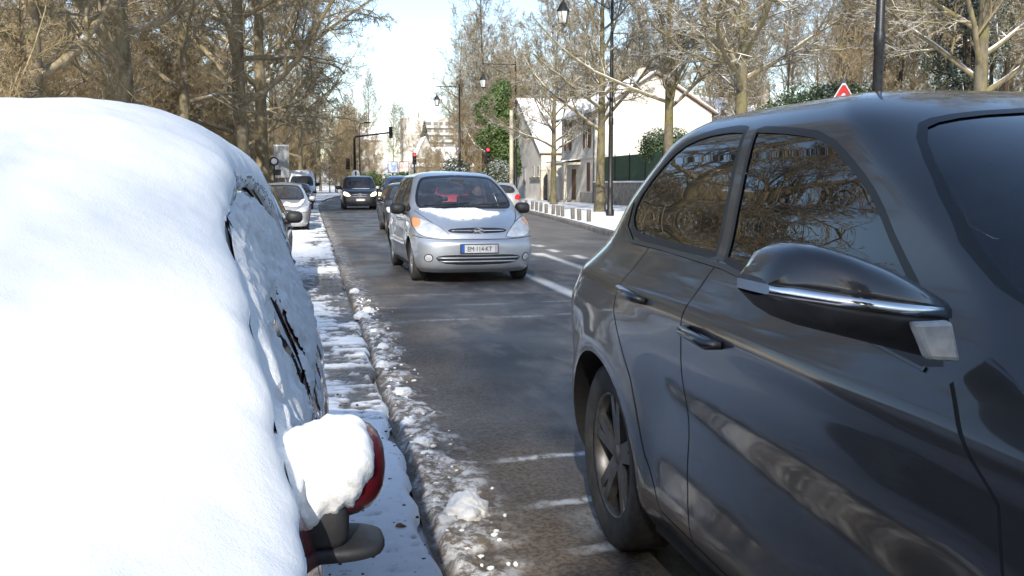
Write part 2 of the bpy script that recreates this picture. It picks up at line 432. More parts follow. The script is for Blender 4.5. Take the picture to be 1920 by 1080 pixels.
def circle(cy, cz, r, n=48): return [(cy+r*math.cos(2*PI*i/n), cz+r*math.sin(2*PI*i/n)) for i in range(n)]
def arch_pts(cy, r, zc, zb):
    """wheel opening: an arc above the axle and down to the sill"""
    a = np.linspace(R(-12), R(192), 40)
    p = [(cy+r*math.cos(t), zc+r*math.sin(t)) for t in a]
    return [(p[0][0], zb)]+p+[(p[-1][0], zb)]
def wheel(root, x, y, r, wd, side, rim_mat, spokes=5, double=False, detail=True, rimr=.66):
    """side=+1: outer face towards +x"""
    Mx = Matrix.Translation((x, y, r)) @ Matrix.Rotation(side*PI/2, 4, 'Y')
    t = MB(); hw = wd/2; q = r*rimr
    t.lathe([(q, -hw*.9), (r*.86, -hw), (r*.97, -hw*.86), (r, -hw*.6), (r, hw*.6), (r*.97, hw*.86), (r*.86, hw), (q*1.04, hw*.93), (q, hw*.8)], 40 if detail else 20, Mx)
    if detail:
        for k in (-.45, -.15, .15, .45): t.lathe([(r*1.002, hw*(k-.03)), (r*1.004, hw*k), (r*1.002, hw*(k+.03))], 40, Mx)
    tyre = t.build('tyre', M['rubber'], root)
    m = MB()
    m.lathe([(q, -hw*.9), (q*.96, -hw*.5), (q*.94, hw*.3), (q*.97, hw*.78), (q*1.02, hw*.86), (q*1.02, hw*.8)], 36 if detail else 18, Mx)
    m.lathe([(0, hw*.62), (q*.16, hw*.62), (q*.2, hw*.5), (q*.2, hw*.1)], 20, Mx)
    for k in range(spokes):
        for da in ((-.15, .15) if double else (0,)):
            A = Mx @ Matrix.Rotation(2*PI*k/spokes+da, 4, 'Z')
            wi = .035*r/.35*(1 if double else 1.9)
            m._add([(q*.1, -wi*.9, hw*.3), (q*.1, wi*.9, hw*.3), (q*.97, wi*.6, hw*.45), (q*.97, -wi*.6, hw*.45), (q*.1, -wi*.8, hw*.6), (q*.1, wi*.8, hw*.6), (q*.97, wi*.45, hw*.74), (q*.97, -wi*.45, hw*.74)],
                   [(4, 7, 6, 5), (0, 4, 5, 1), (2, 6, 7, 3), (1, 5, 6, 2), (0, 3, 7, 4)], A)
    rim = m.build('rim', rim_mat, tyre)
    d = MB(); d.lathe([(0, hw*.05), (q*.95, hw*.05)], 24, Mx); d.build('brake_disc', M['gap'], tyre)
    return tyre
def make_car(name, label, cat, sp, feats, col, group=None, spacing=.05, loc=(0, 0, 0), rz=0, rim=None, seats=True, plates=True, nv=130):
    B = Body(sp, nv=nv); root = thing(name, label, cat, loc, rz, group)
    r, wb, wy = sp['wheel_r'], sp['wheels'], None
    zb = sp['w'][0][0]
    fs = []
    for cy in wb: fs.append(dict(kind='side', pts=arch_pts(cy, r*1.13, r, zb-.02), cls='hole', name='arch'))
    for f in feats:
        if f.get('frame'):
            fs.append(f)
            p = np.asarray(densify(f['pts'], .03)); c = p
            t = np.roll(p, -1, 0)-np.roll(p, 1, 0); nn = np.stack([t[:, 1], -t[:, 0]], 1); nn /= np.linalg.norm(nn, axis=1, keepdims=True)+1e-9
            area = .5*np.sum(p[:, 0]*np.roll(p[:, 1], -1)-np.roll(p[:, 0], -1)*p[:, 1])
            q = p+nn*f['frame']*(1 if area > 0 else -1)
            if f['kind'] in ('front', 'rear') and f.get('center'): q[:, 0] = np.maximum(q[:, 0], 0)
            fs.append(dict(kind=f['kind'], pts=q, cls='trim', name='frame', step=f.get('step', .03)))
        else: fs.append(f)
    uv, T, cls, polys = B.triangulate(fs, spacing)
    names = [f.get('cls', 'part') for f in fs]+['body']
    kind = np.array([{'hole': 0, 'trim': 1, 'gap': 2, 'part': 3, 'body': 4, 'low': 5}[names[c]] for c in cls])
    bm = np.isin(kind, (1, 2, 4, 5))
    body = link('body', B.mesh('body', uv, T[bm], [col, M['trim'], M['gap'], M['black']], True, midx=np.select([kind[bm] == 1, kind[bm] == 2, kind[bm] == 5], [1, 2, 3], 0)), root)
    parts = {}
    for i, f in enumerate(fs):
        if names[i] != 'part': continue
        k = cls == i
        if not k.any(): continue
        if f.get('center'):
            parts.setdefault(f['name'], []).append(link(f['name'], B.mesh(f['name'], uv, T[k], f['mat'], True, off=f.get('off', -.004)), root))
        else:
            for sd in (1, -1):
                o = link(f['name'], B.mesh(f['name'], uv, T[k], f['mat'], False, sd, off=f.get('off', -.004)), root)
                if f.get('label') : o['label'] = f['label']
                parts.setdefault(f['name'], []).append(o)
    # wheel housings: the rim of each opening carried inwards, closed by a dark inner wall
    for i, cy in enumerate(wb):
        p = B.ev(polys[i]); q = p.copy(); q[:, 0] = p[:, 0]-.30
        p2 = p.copy(); p2[:, 0] -= .012
        for sd in (1, -1):
            mir = np.array([sd, 1, 1]); n = len(p)
            V = np.concatenate([p*mir, q*mir, [q.mean(0)*mir]])
            F = [(j, (j+1) % n, n+(j+1) % n, n+j) for j in range(n)]
            F2 = [(n+j, n+(j+1) % n, 2*n) for j in range(n)]
            link('wheel_housing', np_mesh('wheel_housing', V, [np.array(F), np.array(F2)], M['gap'], False), root)
    xo = [float(B.at_side(cy+ (r*1.1), r*1.0)[0].x) for cy in wb]
    for i, cy in enumerate(wb):
        for sd in (1, -1): wheel(root, sd*(xo[i]-sp.get('wheel_in', .125)), cy, r, sp.get('tyre_w', .21), sd, rim or M['alloy'], sp.get('spokes', 5), sp.get('double', False), spacing < .06)
    u = MB(); wf = sp['w'][2][1]
    u.box(-wf+.25, wf-.25, sp['front'][0][1]+.15, sp['rear'][0][1]-.15, zb-.0, zb+.05)
    u.box(-wf+.04, wf-.04, wb[0]+r*1.2, wb[1]-r*1.2, zb+.01, zb+.06)
    u.build('underbody', M['gap'], root)
    if seats:
        c = sp['cowl']; H = sp['w'][-1][0]
        d = MB(); d.box(-wf+.14, wf-.14, c[0]+.05, c[0]+.42, c[1]-.32, c[1]-.06); d.build('dashboard', M['inside'], root, .03)
        fl = MB(); fl.box(-wf+.1, wf-.1, c[0]+.1, sp['rear'][3][1]-.3, .36, .40); 
        fl.box(-wf+.1, wf-.1, c[0]+.1, c[0]+.14, .4, c[1]-.1); fl.box(-wf+.1, wf-.1, sp['rear'][3][1]-.45, sp['rear'][3][1]-.4, .4, c[1]-.15)
        for sx in (-1, 1): fl.box(sx*(wf-.12)-.02, sx*(wf-.12)+.02, c[0]+.2, sp['rear'][3][1]-.4, .4, c[1]-.12)
        fl.build('cabin_floor', M['inside'], root)
        for sx in (-1, 1):
            y = c[0]+.95; t = MB()
            t.box(sx*.36-.25, sx*.36+.25, y, y+.5, c[1]-.62, c[1]-.45)
            t.box(sx*.36-.24, sx*.36+.24, y+.44, y+.58, c[1]-.5, min(c[1]+.18, H-.4)); st = t.build('seat', M['seat'], root, .05)
            h = MB(); hz = min(c[1]+.24, H-.34); h.ell((sx*.36, y+.54, hz+.06), (.14, .06, .11), 14, 8, p=.7); h.tube([(sx*.36, y+.54, hz-.1), (sx*.36, y+.54, hz)], .03, 6); h.build('headrest', M['seat'], st)
        y = c[0]+1.85; t = MB(); t.box(-wf+.2, wf-.2, y, y+.5, c[1]-.6, c[1]-.45); t.box(-wf+.2, wf-.2, y+.42, y+.55, c[1]-.5, c[1]+.05); t.build('rear_seat', M['seat'], root, .05)
        sw = MB(); sw.lathe([(.17, -.012), (.19, 0), (.17, .012), (.155, 0), (.17, -.012)], 20, Matrix.Translation((.36, c[0]+.62, c[1]-.08)) @ Matrix.Rotation(R(-62), 4, 'X')); sw.build('steering_wheel', M['black'], root)
        mr = MB(); hz = H-.17; mr.box(-.1, .1, c[2], c[2]+.03, hz-.035, hz+.03); mr.build('rear_view_mirror', M['black'], root, .01)
    return root, B, parts
def plate(root, p, n, wd=.52, ht=.11, text=None, rear=False):
    """number plate lying on the surface at p; n points outward"""
    z = Vector((0, 0, 1)); n = Vector((0, -1 if not rear else 1, n.z*.6)).normalized(); x = z.cross(n).normalized(); y = n.cross(x)
    A = Matrix((( x.x, y.x, n.x, p.x), (x.y, y.y, n.y, p.y), (x.z, y.z, n.z, p.z), (0, 0, 0, 1)))
    b = MB(); b.box(-wd/2-.012, wd/2+.012, -ht/2-.012, ht/2+.012, -.02, .012, A); pl = b.build('number_plate', M['black'], root, .003)
    f = MB(); f.box(-wd/2, wd/2, -ht/2, ht/2, .012, .016, A); f.build('plate_face', M['plate'], pl)
    for sx in (-1, 1):
        e = MB(); e.box(sx*wd/2-(.045 if sx > 0 else 0), sx*wd/2+(.045 if sx < 0 else 0), -ht/2, ht/2, .016, .018, A); e.build('plate_band', M['plate_blue'] if sx < 0 else M['plate_pale'], pl)
    if text:
        o = text_mesh('lettering', text, .094, M['ink'], pl, sx=.83); o.matrix_local = A @ Matrix.Translation((0, -.034, .0185))
    return pl
def text_mesh(name, s, size, m, parent=None, sx=1.0, ext=.001, align='CENTER'):
    cu = bpy.data.curves.new('t', 'FONT'); cu.body = s; cu.size = size; cu.align_x = align; cu.extrude = ext
    o = bpy.data.objects.new('t', cu); C.objects.link(o); bpy.context.view_layer.update()
    me = bpy.data.meshes.new_from_object(o.evaluated_get(bpy.context.evaluated_depsgraph_get()))
    bpy.data.objects.remove(o); me.materials.clear(); me.materials.append(m); me.transform(Matrix.Diagonal((sx, 1, 1, 1)))
    return link(name, me, parent)
def door_mirror(root, x, y, z, side, col, sc=1.0, lens=True):
    """mirror on a stalk; shell bulges to the front (-y)"""
    m = MB(); vs = []; n, k = 16, 9
    w, h, d = .105*sc, .078*sc, .085*sc
    for i in range(k+1):
        t = i/k; dep = -d+t*d*1.5; s = math.sqrt(max(0, 1-((1-min(t/.75, 1))**2.2))) if t < .75 else 1
        for j in range(n):
            a = 2*PI*j/n; ca, sa = math.cos(a), math.sin(a)
            vs.append((x+side*(w+.02)+w*s*math.copysign(abs(ca)**.7, ca), y+dep, z+h*s*math.copysign(abs(sa)**.75, sa)))
    fs = [(i*n+j, i*n+(j+1) % n, (i+1)*n+(j+1) % n, (i+1)*n+j) for i in range(k) for j in range(n)]
    m._add(vs, fs, None, True); m._add(vs[-n:], [tuple(range(n))]); mo = m.build('door_mirror', col, root)
    a = MB(); a.tube([(x-side*.04, y+.03, z-h*.6), (x+side*.06, y, z-h*.75)], [.035*sc, .03*sc], 8); a.build('mirror_stalk', M['black'], mo)
    g = MB(); c = (x+side*(w+.02), y+d*.5+.002, z)
    g._add([(c[0]+w*.9*math.copysign(abs(math.cos(2*PI*j/16))**.7, math.cos(2*PI*j/16)), c[1], c[2]+h*.86*math.copysign(abs(math.sin(2*PI*j/16))**.75, math.sin(2*PI*j/16))) for j in range(16)], [tuple(range(16))]); g.build('mirror_glass', M['chrome'], mo)
    return mo
def door_handle(root, B, y, z, col, ln=.2):
    for sd in (1, -1):
        p, n = B.at_side(y, z); q, n2 = B.at_side(y+ln, z+.01)
        m = lambda v: (v.x*sd, v.y, v.z)
        h = MB(); h.tube([m(p), m(p+n*.035+Vector((0, .03, 0))), m(q+n2*.035-Vector((0, .03, 0))), m(q)], [.012, .016, .016, .012], 8); h.build('door_handle', col, root)
def wipers(root, B, xs, zc, ln, m=None):
    for x0, x1 in xs:
        pts = []
        for t in np.linspace(0, 1, 8):
            x = x0+(x1-x0)*t; p, n = B.at_front(abs(x), zc+.03*t)
            pts.append(Vector((math.copysign(p.x, x), p.y, p.z))+Vector((0, n.y, n.z))*.022)
        b = MB(); b.tube(pts, .009, 6); b.build('wiper', M['black'], root)
# ------------------------------------------------------------------ vehicles
G = 'glass'
def gap_s(*pts, wd=.009): return dict(kind='side', pts=strip(densify(pts, .06, False), wd), cls='gap', name='gap')
def gap_f(*pts, wd=.009, kind='front'): return dict(kind=kind, pts=strip(densify(pts, .05, False), wd), cls='gap', name='gap')
def win(pts, mat='glass', frame=.028, it=2, keep=()): return dict(kind='side', pts=rnd(pts, it, keep), name='side_window', mat=M[mat], frame=frame)
def flare(cy, cz, r, amp): return lambda y, z: amp*np.exp(-((np.hypot(y-cy, z-cz)-r*1.16)/(.09))**2)*(z > .1)

# ---- dark grey crossover passing close on the right
def build_suv():
    fl = [flare(.95, .365, .365, .028), flare(3.61, .365, .365, .028)]
    def bmp(y, z):
        line = .965+(y-1.0)*.035
        door = ss(1.25, 1.6, y)*(1-ss(2.95, 3.3, y))
        return (fl[0](y, z)+fl[1](y, z)+.016*np.exp(-((z-line)/.05)**2)-.026*door*np.exp(-((z-.66-(y-2)*.06)/.13)**2)
                + .022*door*np.exp(-((z-.36)/.08)**2) + .02*ss(2.7, 3.5, y)*np.exp(-((z-.93)/.14)**2))
    sp = dict(L=4.63, wheels=(.95, 3.61), wheel_r=.365, tyre_w=.225, spokes=5, double=True, cowl=(1.25, 1.12, 1.78), bump=bmp, wheel_in=.115,
        w=[(.21, .80), (.3, .86), (.42, .885), (.6, .905), (.8, .918), (.95, .912), (1.05, .885), (1.12, .845), (1.2, .79), (1.37, .733), (1.5, .69), (1.58, .655), (1.64, .585), (1.68, .45), (1.70, .24), (1.708, 0)],
        front=[(.21, .22), (.35, .08), (.5, .02), (.7, 0), (.85, .08), (.95, .3), (1.02, .7), (1.08, 1.08), (1.12, 1.22), (1.21, 1.36), (1.37, 1.65), (1.536, 2.0), (1.623, 2.25), (1.678, 2.5), (1.708, 2.8)],
        rear=[(.21, 4.40), (.4, 4.56), (.6, 4.6), (.8, 4.61), (.95, 4.60), (1.05, 4.56), (1.15, 4.50), (1.32, 4.36), (1.48, 4.12), (1.59, 3.92), (1.645, 3.72), (1.69, 3.35), (1.708, 2.9)],
        df=[(.21, .5), (.8, .6), (1.0, .5), (1.15, .34), (1.5, .32), (1.708, .1)], dr=[(.21, .6), (.8, .68), (1.1, .72), (1.4, .62), (1.6, .5), (1.708, .1)], nf=2.6, nr=2.25,
        taper=[(0, .93), (.9, 1), (3.6, 1.0), (4.63, .97)])
    gd = 'glass_dark'
    f = [win([(1.66, 1.092), (1.80, 1.165), (1.97, 1.275), (2.09, 1.372), (2.22, 1.446), (2.42, 1.535), (2.64, 1.562), (2.86, 1.577), (2.76, 1.205)], gd, .02, 1, (0, 7, 8)),
         win([(2.86, 1.215), (2.96, 1.58), (3.07, 1.588), (3.27, 1.582), (3.44, 1.55), (3.60, 1.46), (3.72, 1.347), (3.70, 1.27), (3.60, 1.235), (3.3, 1.225)], gd, .024, 1, (0, 1)),
         dict(kind='side', pts=strip(densify([(1.68, 1.075), (2.0, 1.11), (2.75, 1.175), (3.3, 1.195), (3.62, 1.20), (3.745, 1.25), (3.765, 1.345)], .05, False), .014), name='chrome_strip', mat=M['chrome_dark'], off=.004),
         dict(kind='front', pts=rnd([(0, 1.165), (.6, 1.15), (.80, 1.16), (.625, 1.535), (.48, 1.585), (0, 1.608)], 2, (0, 5)), name='windscreen', mat=M[gd], frame=.012, center=True),
         dict(kind='front', pts=[(0, .32), (.3, .3), (.42, .55), (.36, .78), (0, .82)], name='grille', mat=M['black'], center=True),
         dict(kind='front', pts=[(.45, .66), (.8, .8), (.86, .84), (.84, .72), (.6, .62)], name='headlight', mat=M['lens'], off=.002),
         dict(kind='rear', pts=[(.35, .93), (.86, .97), (.84, 1.04), (.5, 1.04)], name='tail_light', mat=M['redlens'], off=.002),
         dict(kind='rear', pts=rnd([(0, 1.16), (.55, 1.14), (.48, 1.42), (0, 1.48)], 2, (0, 3)), name='rear_window', mat=M[gd], center=True, frame=.03),
         gap_s((2.81, 1.19), (2.80, .8), (2.77, .45), (2.72, .33)), gap_s((1.60, 1.065), (1.50, .98), (1.42, .9), (1.37, .6), (1.40, .33), (2.3, .33), (3.0, .35)),
         gap_s((3.42, 1.20), (3.42, .97), (3.24, .75), (3.12, .5), (3.0, .35)),
         dict(kind='side', pts=[(1.33, .2), (1.33, .27), (2.3, .275), (3.15, .29), (3.15, .2)], cls='low', name='low')]
    for y in (.95, 3.61):   # dark cladding round the wheels is body coloured here; only a thin liner lip
        pass
    col = M['suv_paint']
    root, B, P = make_car('grey_crossover', 'dark grey crossover with tinted windows passing close at the right', 'car', sp, f, col, spacing=.035, loc=(2.0, -.1, 0), rim=M['alloy_dark'], nv=170)
    door_handle(root, B, 2.50, .985, col, .24); door_handle(root, B, 3.12, 1.03, col, .22)
    # the mirror on the near side: painted shell above, a bright strip and a lamp below, black underside
    for sd in (-1, 1):
        def bl(name, m, zlo, zhi, grow=0, ylo=0., parent=root):
            V = []; k = 12; n = 28
            for i in range(k+1):      # i runs outwards along the arm
                t = i/k; x = .91+t*.33; dep = (.05+.10*math.sin(min(1, t*1.6)*PI/2))*(1-.55*max(0, t-.7)/.3)+grow; zc = 1.195+.045*t
                up = (.025+.064*math.sin(min(1, t*1.25)*PI/2))*math.sqrt(max(.05, 1-max(0, (t-.72)/.28)**2.4)); dn = (.088-.04*t)*math.sqrt(max(.08, 1-max(0, (t-.72)/.28)**2.4))
                for j in range(n):
                    a = 2*PI*j/n; sz = math.sin(a); z = (up if sz > 0 else dn)*math.copysign(abs(sz)**.8, sz)
                    yy = dep*math.copysign(abs(math.cos(a))**.75, math.cos(a)); yy = min(yy, .055)
                    V.append((sd*x, 1.62+yy+.05*t, min(max(zc+z, zlo+.045*t), zhi+.045*t)))
            b = MB(); b._add(V, [(i*n+j, i*n+(j+1) % n, (i+1)*n+(j+1) % n, (i+1)*n+j) for i in range(k) for j in range(n)], None, True)
            b._add(V[-n:], [tuple(range(n))]); b._add(V[:n], [tuple(range(n))[::-1]])
            return b.build(name, m, parent)
        mo = bl('door_mirror', col, 1.205, 2.0)
        bl('mirror_underside', M['black'], 0, 1.187, -.004, parent=mo)
        bl('chrome_strip', M['chrome'], 1.187, 1.205, .004, parent=mo)
        a = MB(); a.prism([(-.045, .035), (.030, .035), (.050, -.035), (-.012, -.030)], -.01, .012, Matrix.Translation((sd*.995, 1.50, 1.16)) @ Matrix.Rotation(PI/2, 4, 'X') @ Matrix.Diagonal((-sd, 1, 1, 1))); a.build('indicator_lamp', M['lamp_grey'], mo, .008)
        g = MB(); g.ell((sd*1.06, 1.685, 1.225), (.12, .01, .042), 16, 8); g.build('mirror_glass', M['chrome'], mo)
    rl = MB()
    for sd in (-1, 1):
        pts = []
        for y in np.linspace(1.95, 3.6, 16):
            p, n = B.at_side(y, 1.60-.012*abs(y-2.7)**2); pts.append((sd*(p.x), p.y, p.z+.004))
    rl.tube([(0, 3.52, 1.66), (0, 3.58, 1.70), (0, 3.7, 1.73)], [.03, .02, .008], 6); rl.build('roof_antenna', M['black'], root)
    p, n = B.at_front(0, .42); plate(root, p, n); p, n = B.at_front(0, .75, True); plate(root, p, n, rear=True)
    wipers(root, B, [(-.1, .6), (-.6, .0)], 1.17, .5)
    return root

# ---- silver people carrier coming towards the camera
def build_mpv():
    fl = [flare(.86, .315, .315, .022), flare(3.62, .315, .315, .022)]
    sp = dict(L=4.28, wheels=(.86, 3.62), wheel_r=.315, tyre_w=.195, spokes=7, cowl=(1.02, 1.06, 1.75), wheel_in=.10,
        bump=lambda y, z: fl[0](y, z)+fl[1](y, z)-.018*ss(1.3, 1.7, y)*(1-ss(2.9, 3.2, y))*np.exp(-((z-.75)/.16)**2)+.012*np.exp(-((z-.5)/.05)**2)*ss(.9, 1.4, y),
        w=[(.17, .76), (.24, .82), (.35, .85), (.55, .875), (.75, .872), (.9, .862), (1.05, .835), (1.2, .78), (1.4, .70), (1.5, .655), (1.56, .585), (1.6, .46), (1.625, .28), (1.637, 0)],
        front=[(.17, .16), (.24, .06), (.35, .015), (.45, 0), (.56, .0), (.62, .02), (.64, .05), (.70, .07), (.78, .13), (.86, .30), (.94, .55), (1.0, .80), (1.05, .98), (1.15, 1.14), (1.3, 1.40), (1.45, 1.70), (1.53, 1.9), (1.58, 2.1), (1.62, 2.4), (1.637, 2.7)],
        rear=[(.17, 4.15), (.35, 4.24), (.5, 4.28), (.9, 4.24), (1.1, 4.15), (1.4, 3.95), (1.55, 3.75), (1.6, 3.55), (1.625, 3.2), (1.637, 2.9)],
        df=[(.17, .4), (.5, .46), (.85, .52), (1.0, .45), (1.2, .30), (1.5, .3), (1.637, .1)], dr=[(.17, .3), (.9, .4), (1.5, .3), (1.637, .1)], nf=2.9, nr=3.0,
        taper=[(0, .955), (.9, 1), (3.4, 1.0), (4.28, .95)])
    f = [win([(1.5, 1.03), (1.56, 1.1), (1.95, 1.41), (2.1, 1.475), (2.2, 1.495), (2.42, 1.505), (2.42, 1.02)], it=1, keep=(0, 5, 6)),
         win([(1.2, 1.03), (1.44, 1.03), (1.44, 1.13)], frame=.02, it=0), win([(2.53, 1.02), (2.53, 1.505), (3.15, 1.48), (3.25, 1.04)], it=1, keep=(0, 1)),
         win([(3.36, 1.06), (3.28, 1.46), (3.62, 1.4), (3.85, 1.14)], it=1),
         dict(kind='front', pts=rnd([(0, 1.085), (.5, 1.075), (.745, 1.08), (.585, 1.47), (.46, 1.515), (0, 1.535)], 2, (0, 5)), name='windscreen', mat=M['glass'], frame=.03, center=True),
         dict(kind='rear', pts=rnd([(0, 1.06), (.68, 1.04), (.55, 1.42), (0, 1.5)], 2, (0, 3)), name='rear_window', mat=M['glass'], frame=.03, center=True),
         dict(kind='front', pts=rnd([(.735, .915), (.845, .95), (.865, .80), (.785, .815)], 1), name='indicator_lamp', mat=M['amber'], off=.004),
         dict(kind='front', pts=rnd([(.40, .675), (.46, .76), (.58, .85), (.74, .925), (.85, .945), (.862, .80), (.80, .70), (.62, .662)], 2, (0,)), name='headlight', mat=M['lens'], off=.004, frame=.008),
         dict(kind='front', pts=rnd([(0, .722), (.36, .732), (.44, .765), (.36, .795), (0, .805)], 1, (0, 4)), name='grille', mat=M['black'], center=True),
         dict(kind='front', pts=rnd([(0, .285), (.42, .292), (.56, .33), (.62, .40), (.45, .432), (0, .425)], 1, (0, 5)), name='lower_grille', mat=M['black'], center=True),
         dict(kind='front', pts=circle(.70, .385, .048, 20), name='fog_lamp', mat=M['lens'], off=.004, frame=.012),
         gap_f((0, .642), (.4, .644), (.62, .652), (.8, .668), (.872, .69)), gap_f((.60, .865), (.70, .955), (.775, 1.03)),
         gap_s((2.475, 1.01), (2.475, .5), (2.45, .3)), gap_s((1.46, 1.02), (1.36, .9), (1.30, .7), (1.33, .3)), gap_s((3.3, 1.03), (3.32, .85), (3.22, .7)),
         dict(kind='side', pts=strip(densify([(1.25, .52), (3.2, .53)], .06, False), .05), name='side_moulding', mat=M['silver_paint'], off=.014)]
    col = M['silver_paint']
    root, B, P = make_car('silver_people_carrier', 'silver people carrier with melting snow on its bonnet coming towards the camera', 'car', sp, f, col, spacing=.04, loc=(2.31, 13.3, 0), rz=R(1.5), nv=150)
    door_handle(root, B, 2.2, .87, col); door_handle(root, B, 3.0, .88, col)
    for sd in (1, -1): door_mirror(root, sd*.84, 1.42, 1.05, sd, M['black'], 1.12)
    for z, xm in ((.335, .55), (.385, .58)):
        pts = []
        for x in np.linspace(-xm, xm, 19):
            p, n = B.at_front(abs(x), z); pts.append((math.copysign(p.x, x), p.y+.004, p.z))
        b = MB(); b.tube(pts, .012, 8); b.build('grille_bar', col, root)
    pts = []
    for x in np.linspace(-.38, .38, 19):
        p, n = B.at_front(abs(x), .763); pts.append((math.copysign(p.x, x), p.y-.002, p.z))
    b = MB(); b.tube(pts, .010, 8); b.build('grille_bar', M['chrome'], root)
    p, n = B.at_front(0, .765); e = MB()
    for dz in (-.03, .014):
        for sx in (-1, 1):
            e._add([(sx*0, p.y-.035, .775+dz+.022), (sx*.10, p.y-.030, .732+dz+.022), (sx*.10, p.y-.030, .732+dz), (sx*0, p.y-.035, .775+dz), (sx*0, p.y-.01, .775+dz+.022), (sx*.10, p.y-.01, .732+dz+.022), (sx*.10, p.y-.01, .732+dz), (0, p.y-.01, .775+dz)],
                   [(0, 1, 2, 3), (4, 7, 6, 5), (0, 4, 5, 1), (3, 2, 6, 7), (1, 5, 6, 2)])
    e.build('bonnet_emblem', M['chrome'], root)
    p, n = B.at_front(0, .515); plate(root, p+Vector((0, -.012, 0)), n, text='EM·114·KT')
    wipers(root, B, [(-.62, .05), (.02, .66)], 1.09, .6)
    # what is left of the snow on the bonnet
    sn = []
    for sd, pts in ((1, [(0, 1.055), (.12, 1.05), (.2, 1.03), (.26, 1.0), (.36, 1.0), (.47, .99), (.44, .965), (.34, .955), (.28, .935), (.2, .94), (.12, .915), (0, .915)]),
                    (-1, [(0, 1.055), (.16, 1.05), (.34, 1.035), (.5, 1.05), (.68, 1.05), (.72, 1.035), (.62, 1.015), (.55, 1.0), (.5, .965), (.38, .945), (.3, .915), (.15, .91), (0, .915)])):
        q = B.front(densify(rnd(pts, 2, (0, len(pts)-1)), .012)); uv, T, cls, pl = B.triangulate([dict(kind='uv', pts=q, step=9)], .014, q)
        k = cls == 0; P3 = B.ev(uv); bd = B.ev(q); bd = bd[bd[:, 0] > .004]
        d = np.min(np.linalg.norm(P3[:, None]-bd[None], axis=2), 1)
        th = .028*np.sqrt(np.clip(1-(1-np.clip(d/.06, 0, 1))**2, 0, 1))*(.55+.9*fbm(P3[:, 0]*9*sd, P3[:, 1]*9, 3, 5))+.002
        sn.append((B, uv, T[k], th, sd))
    V, F, c = [], [], 0
    for B_, uv, T, th, sd in sn:
        p = (B_.ev(uv)+B_.nrm(uv)*th[:, None])*np.array([sd, 1, 1]); V.append(p); F.append(T+c); c += len(p)
    me = np_mesh('snow_patch', np.concatenate(V), [np.concatenate(F)], M['snow_clean'], True)
    fix_normals(me); o = link('snow_patch', me, root); o['label'] = 'patch of melting snow on the silver bonnet'
    return root, B
def fix_normals(me, up=True):
    bm = bmesh.new(); bm.from_mesh(me); bmesh.ops.remove_doubles(bm, verts=bm.verts, dist=.0012)
    for f in bm.faces:
        f.normal_update()
        if f.normal.z < 0: f.normal_flip()
    bm.to_mesh(me); bm.free()

# ---- the small hatchback shape shared by the parked cars, stretched to each car's size
def hatch_spec(L=4.0, W=1.7, H=1.5, rear='hatch', wr=.305, boxy=False):
    ky, kx, kz = L/4.0, W/1.7, H/1.5
    w = [(.17, .74), (.24, .79), (.35, .82), (.55, .848), (.72, .85), (.85, .842), (.95, .815), (1.05, .775), (1.2, .705), (1.32, .645), (1.40, .59), (1.45, .49), (1.48, .32), (1.5, 0)]
    if boxy: w = w[:8]+[(1.2, .715), (1.32, .668), (1.40, .632), (1.45, .565), (1.48, .40), (1.5, 0)]
    fr = [(.17, .17), (.26, .06), (.4, .01), (.52, 0), (.62, .03), (.70, .09), (.78, .22), (.86, .45), (.92, .70), (.97, .93), (1.05, 1.09), (1.2, 1.40), (1.33, 1.72), (1.42, 2.0), (1.47, 2.25), (1.5, 2.55)]
    if rear == 'hatch': rr = [(.17, 3.9), (.4, 3.99), (.6, 4.0), (.8, 3.97), (.95, 3.9), (1.1, 3.78), (1.25, 3.6), (1.38, 3.4), (1.44, 3.2), (1.48, 2.95), (1.5, 2.7)]
    else: rr = [(.17, 3.92), (.4, 3.99), (.6, 4.0), (.8, 3.98), (.92, 3.92), (.97, 3.75), (1.0, 3.5), (1.1, 3.32), (1.25, 3.1), (1.38, 2.9), (1.44, 2.8), (1.48, 2.72), (1.5, 2.66)]
    fl = [flare(.78*ky, wr, wr, .02), flare(3.3*ky, wr, wr, .02)]
    return dict(L=L, wheels=(.78*ky, 3.3*ky), wheel_r=wr, tyre_w=.195, spokes=6, cowl=(.97*ky, .97*kz, 1.62*ky), wheel_in=.105,
        bump=lambda y, z: fl[0](y, z)+fl[1](y, z)+.010*np.exp(-((z-.8*kz)/.05)**2)-.015*ss(1.2*ky, 1.5*ky, y)*(1-ss(2.8*ky, 3.1*ky, y))*np.exp(-((z-.6)/.13)**2),
        w=[(z*kz, x*kx) for z, x in w], front=[(z*kz, y*ky) for z, y in fr], rear=[(z*kz, y*ky) for z, y in rr],
        df=[(.17*kz, .36), (.6*kz, .46), (.9*kz, .46), (1.05*kz, .34), (1.4*kz, .3), (1.5*kz, .1)], dr=[(.17*kz, .35), (.9*kz, .42), (1.4*kz, .32), (1.5*kz, .08)], nf=2.7, nr=2.7,
        taper=[(0, .95), (.9*ky, 1), (3.2*ky, 1.0), (L, .95)])
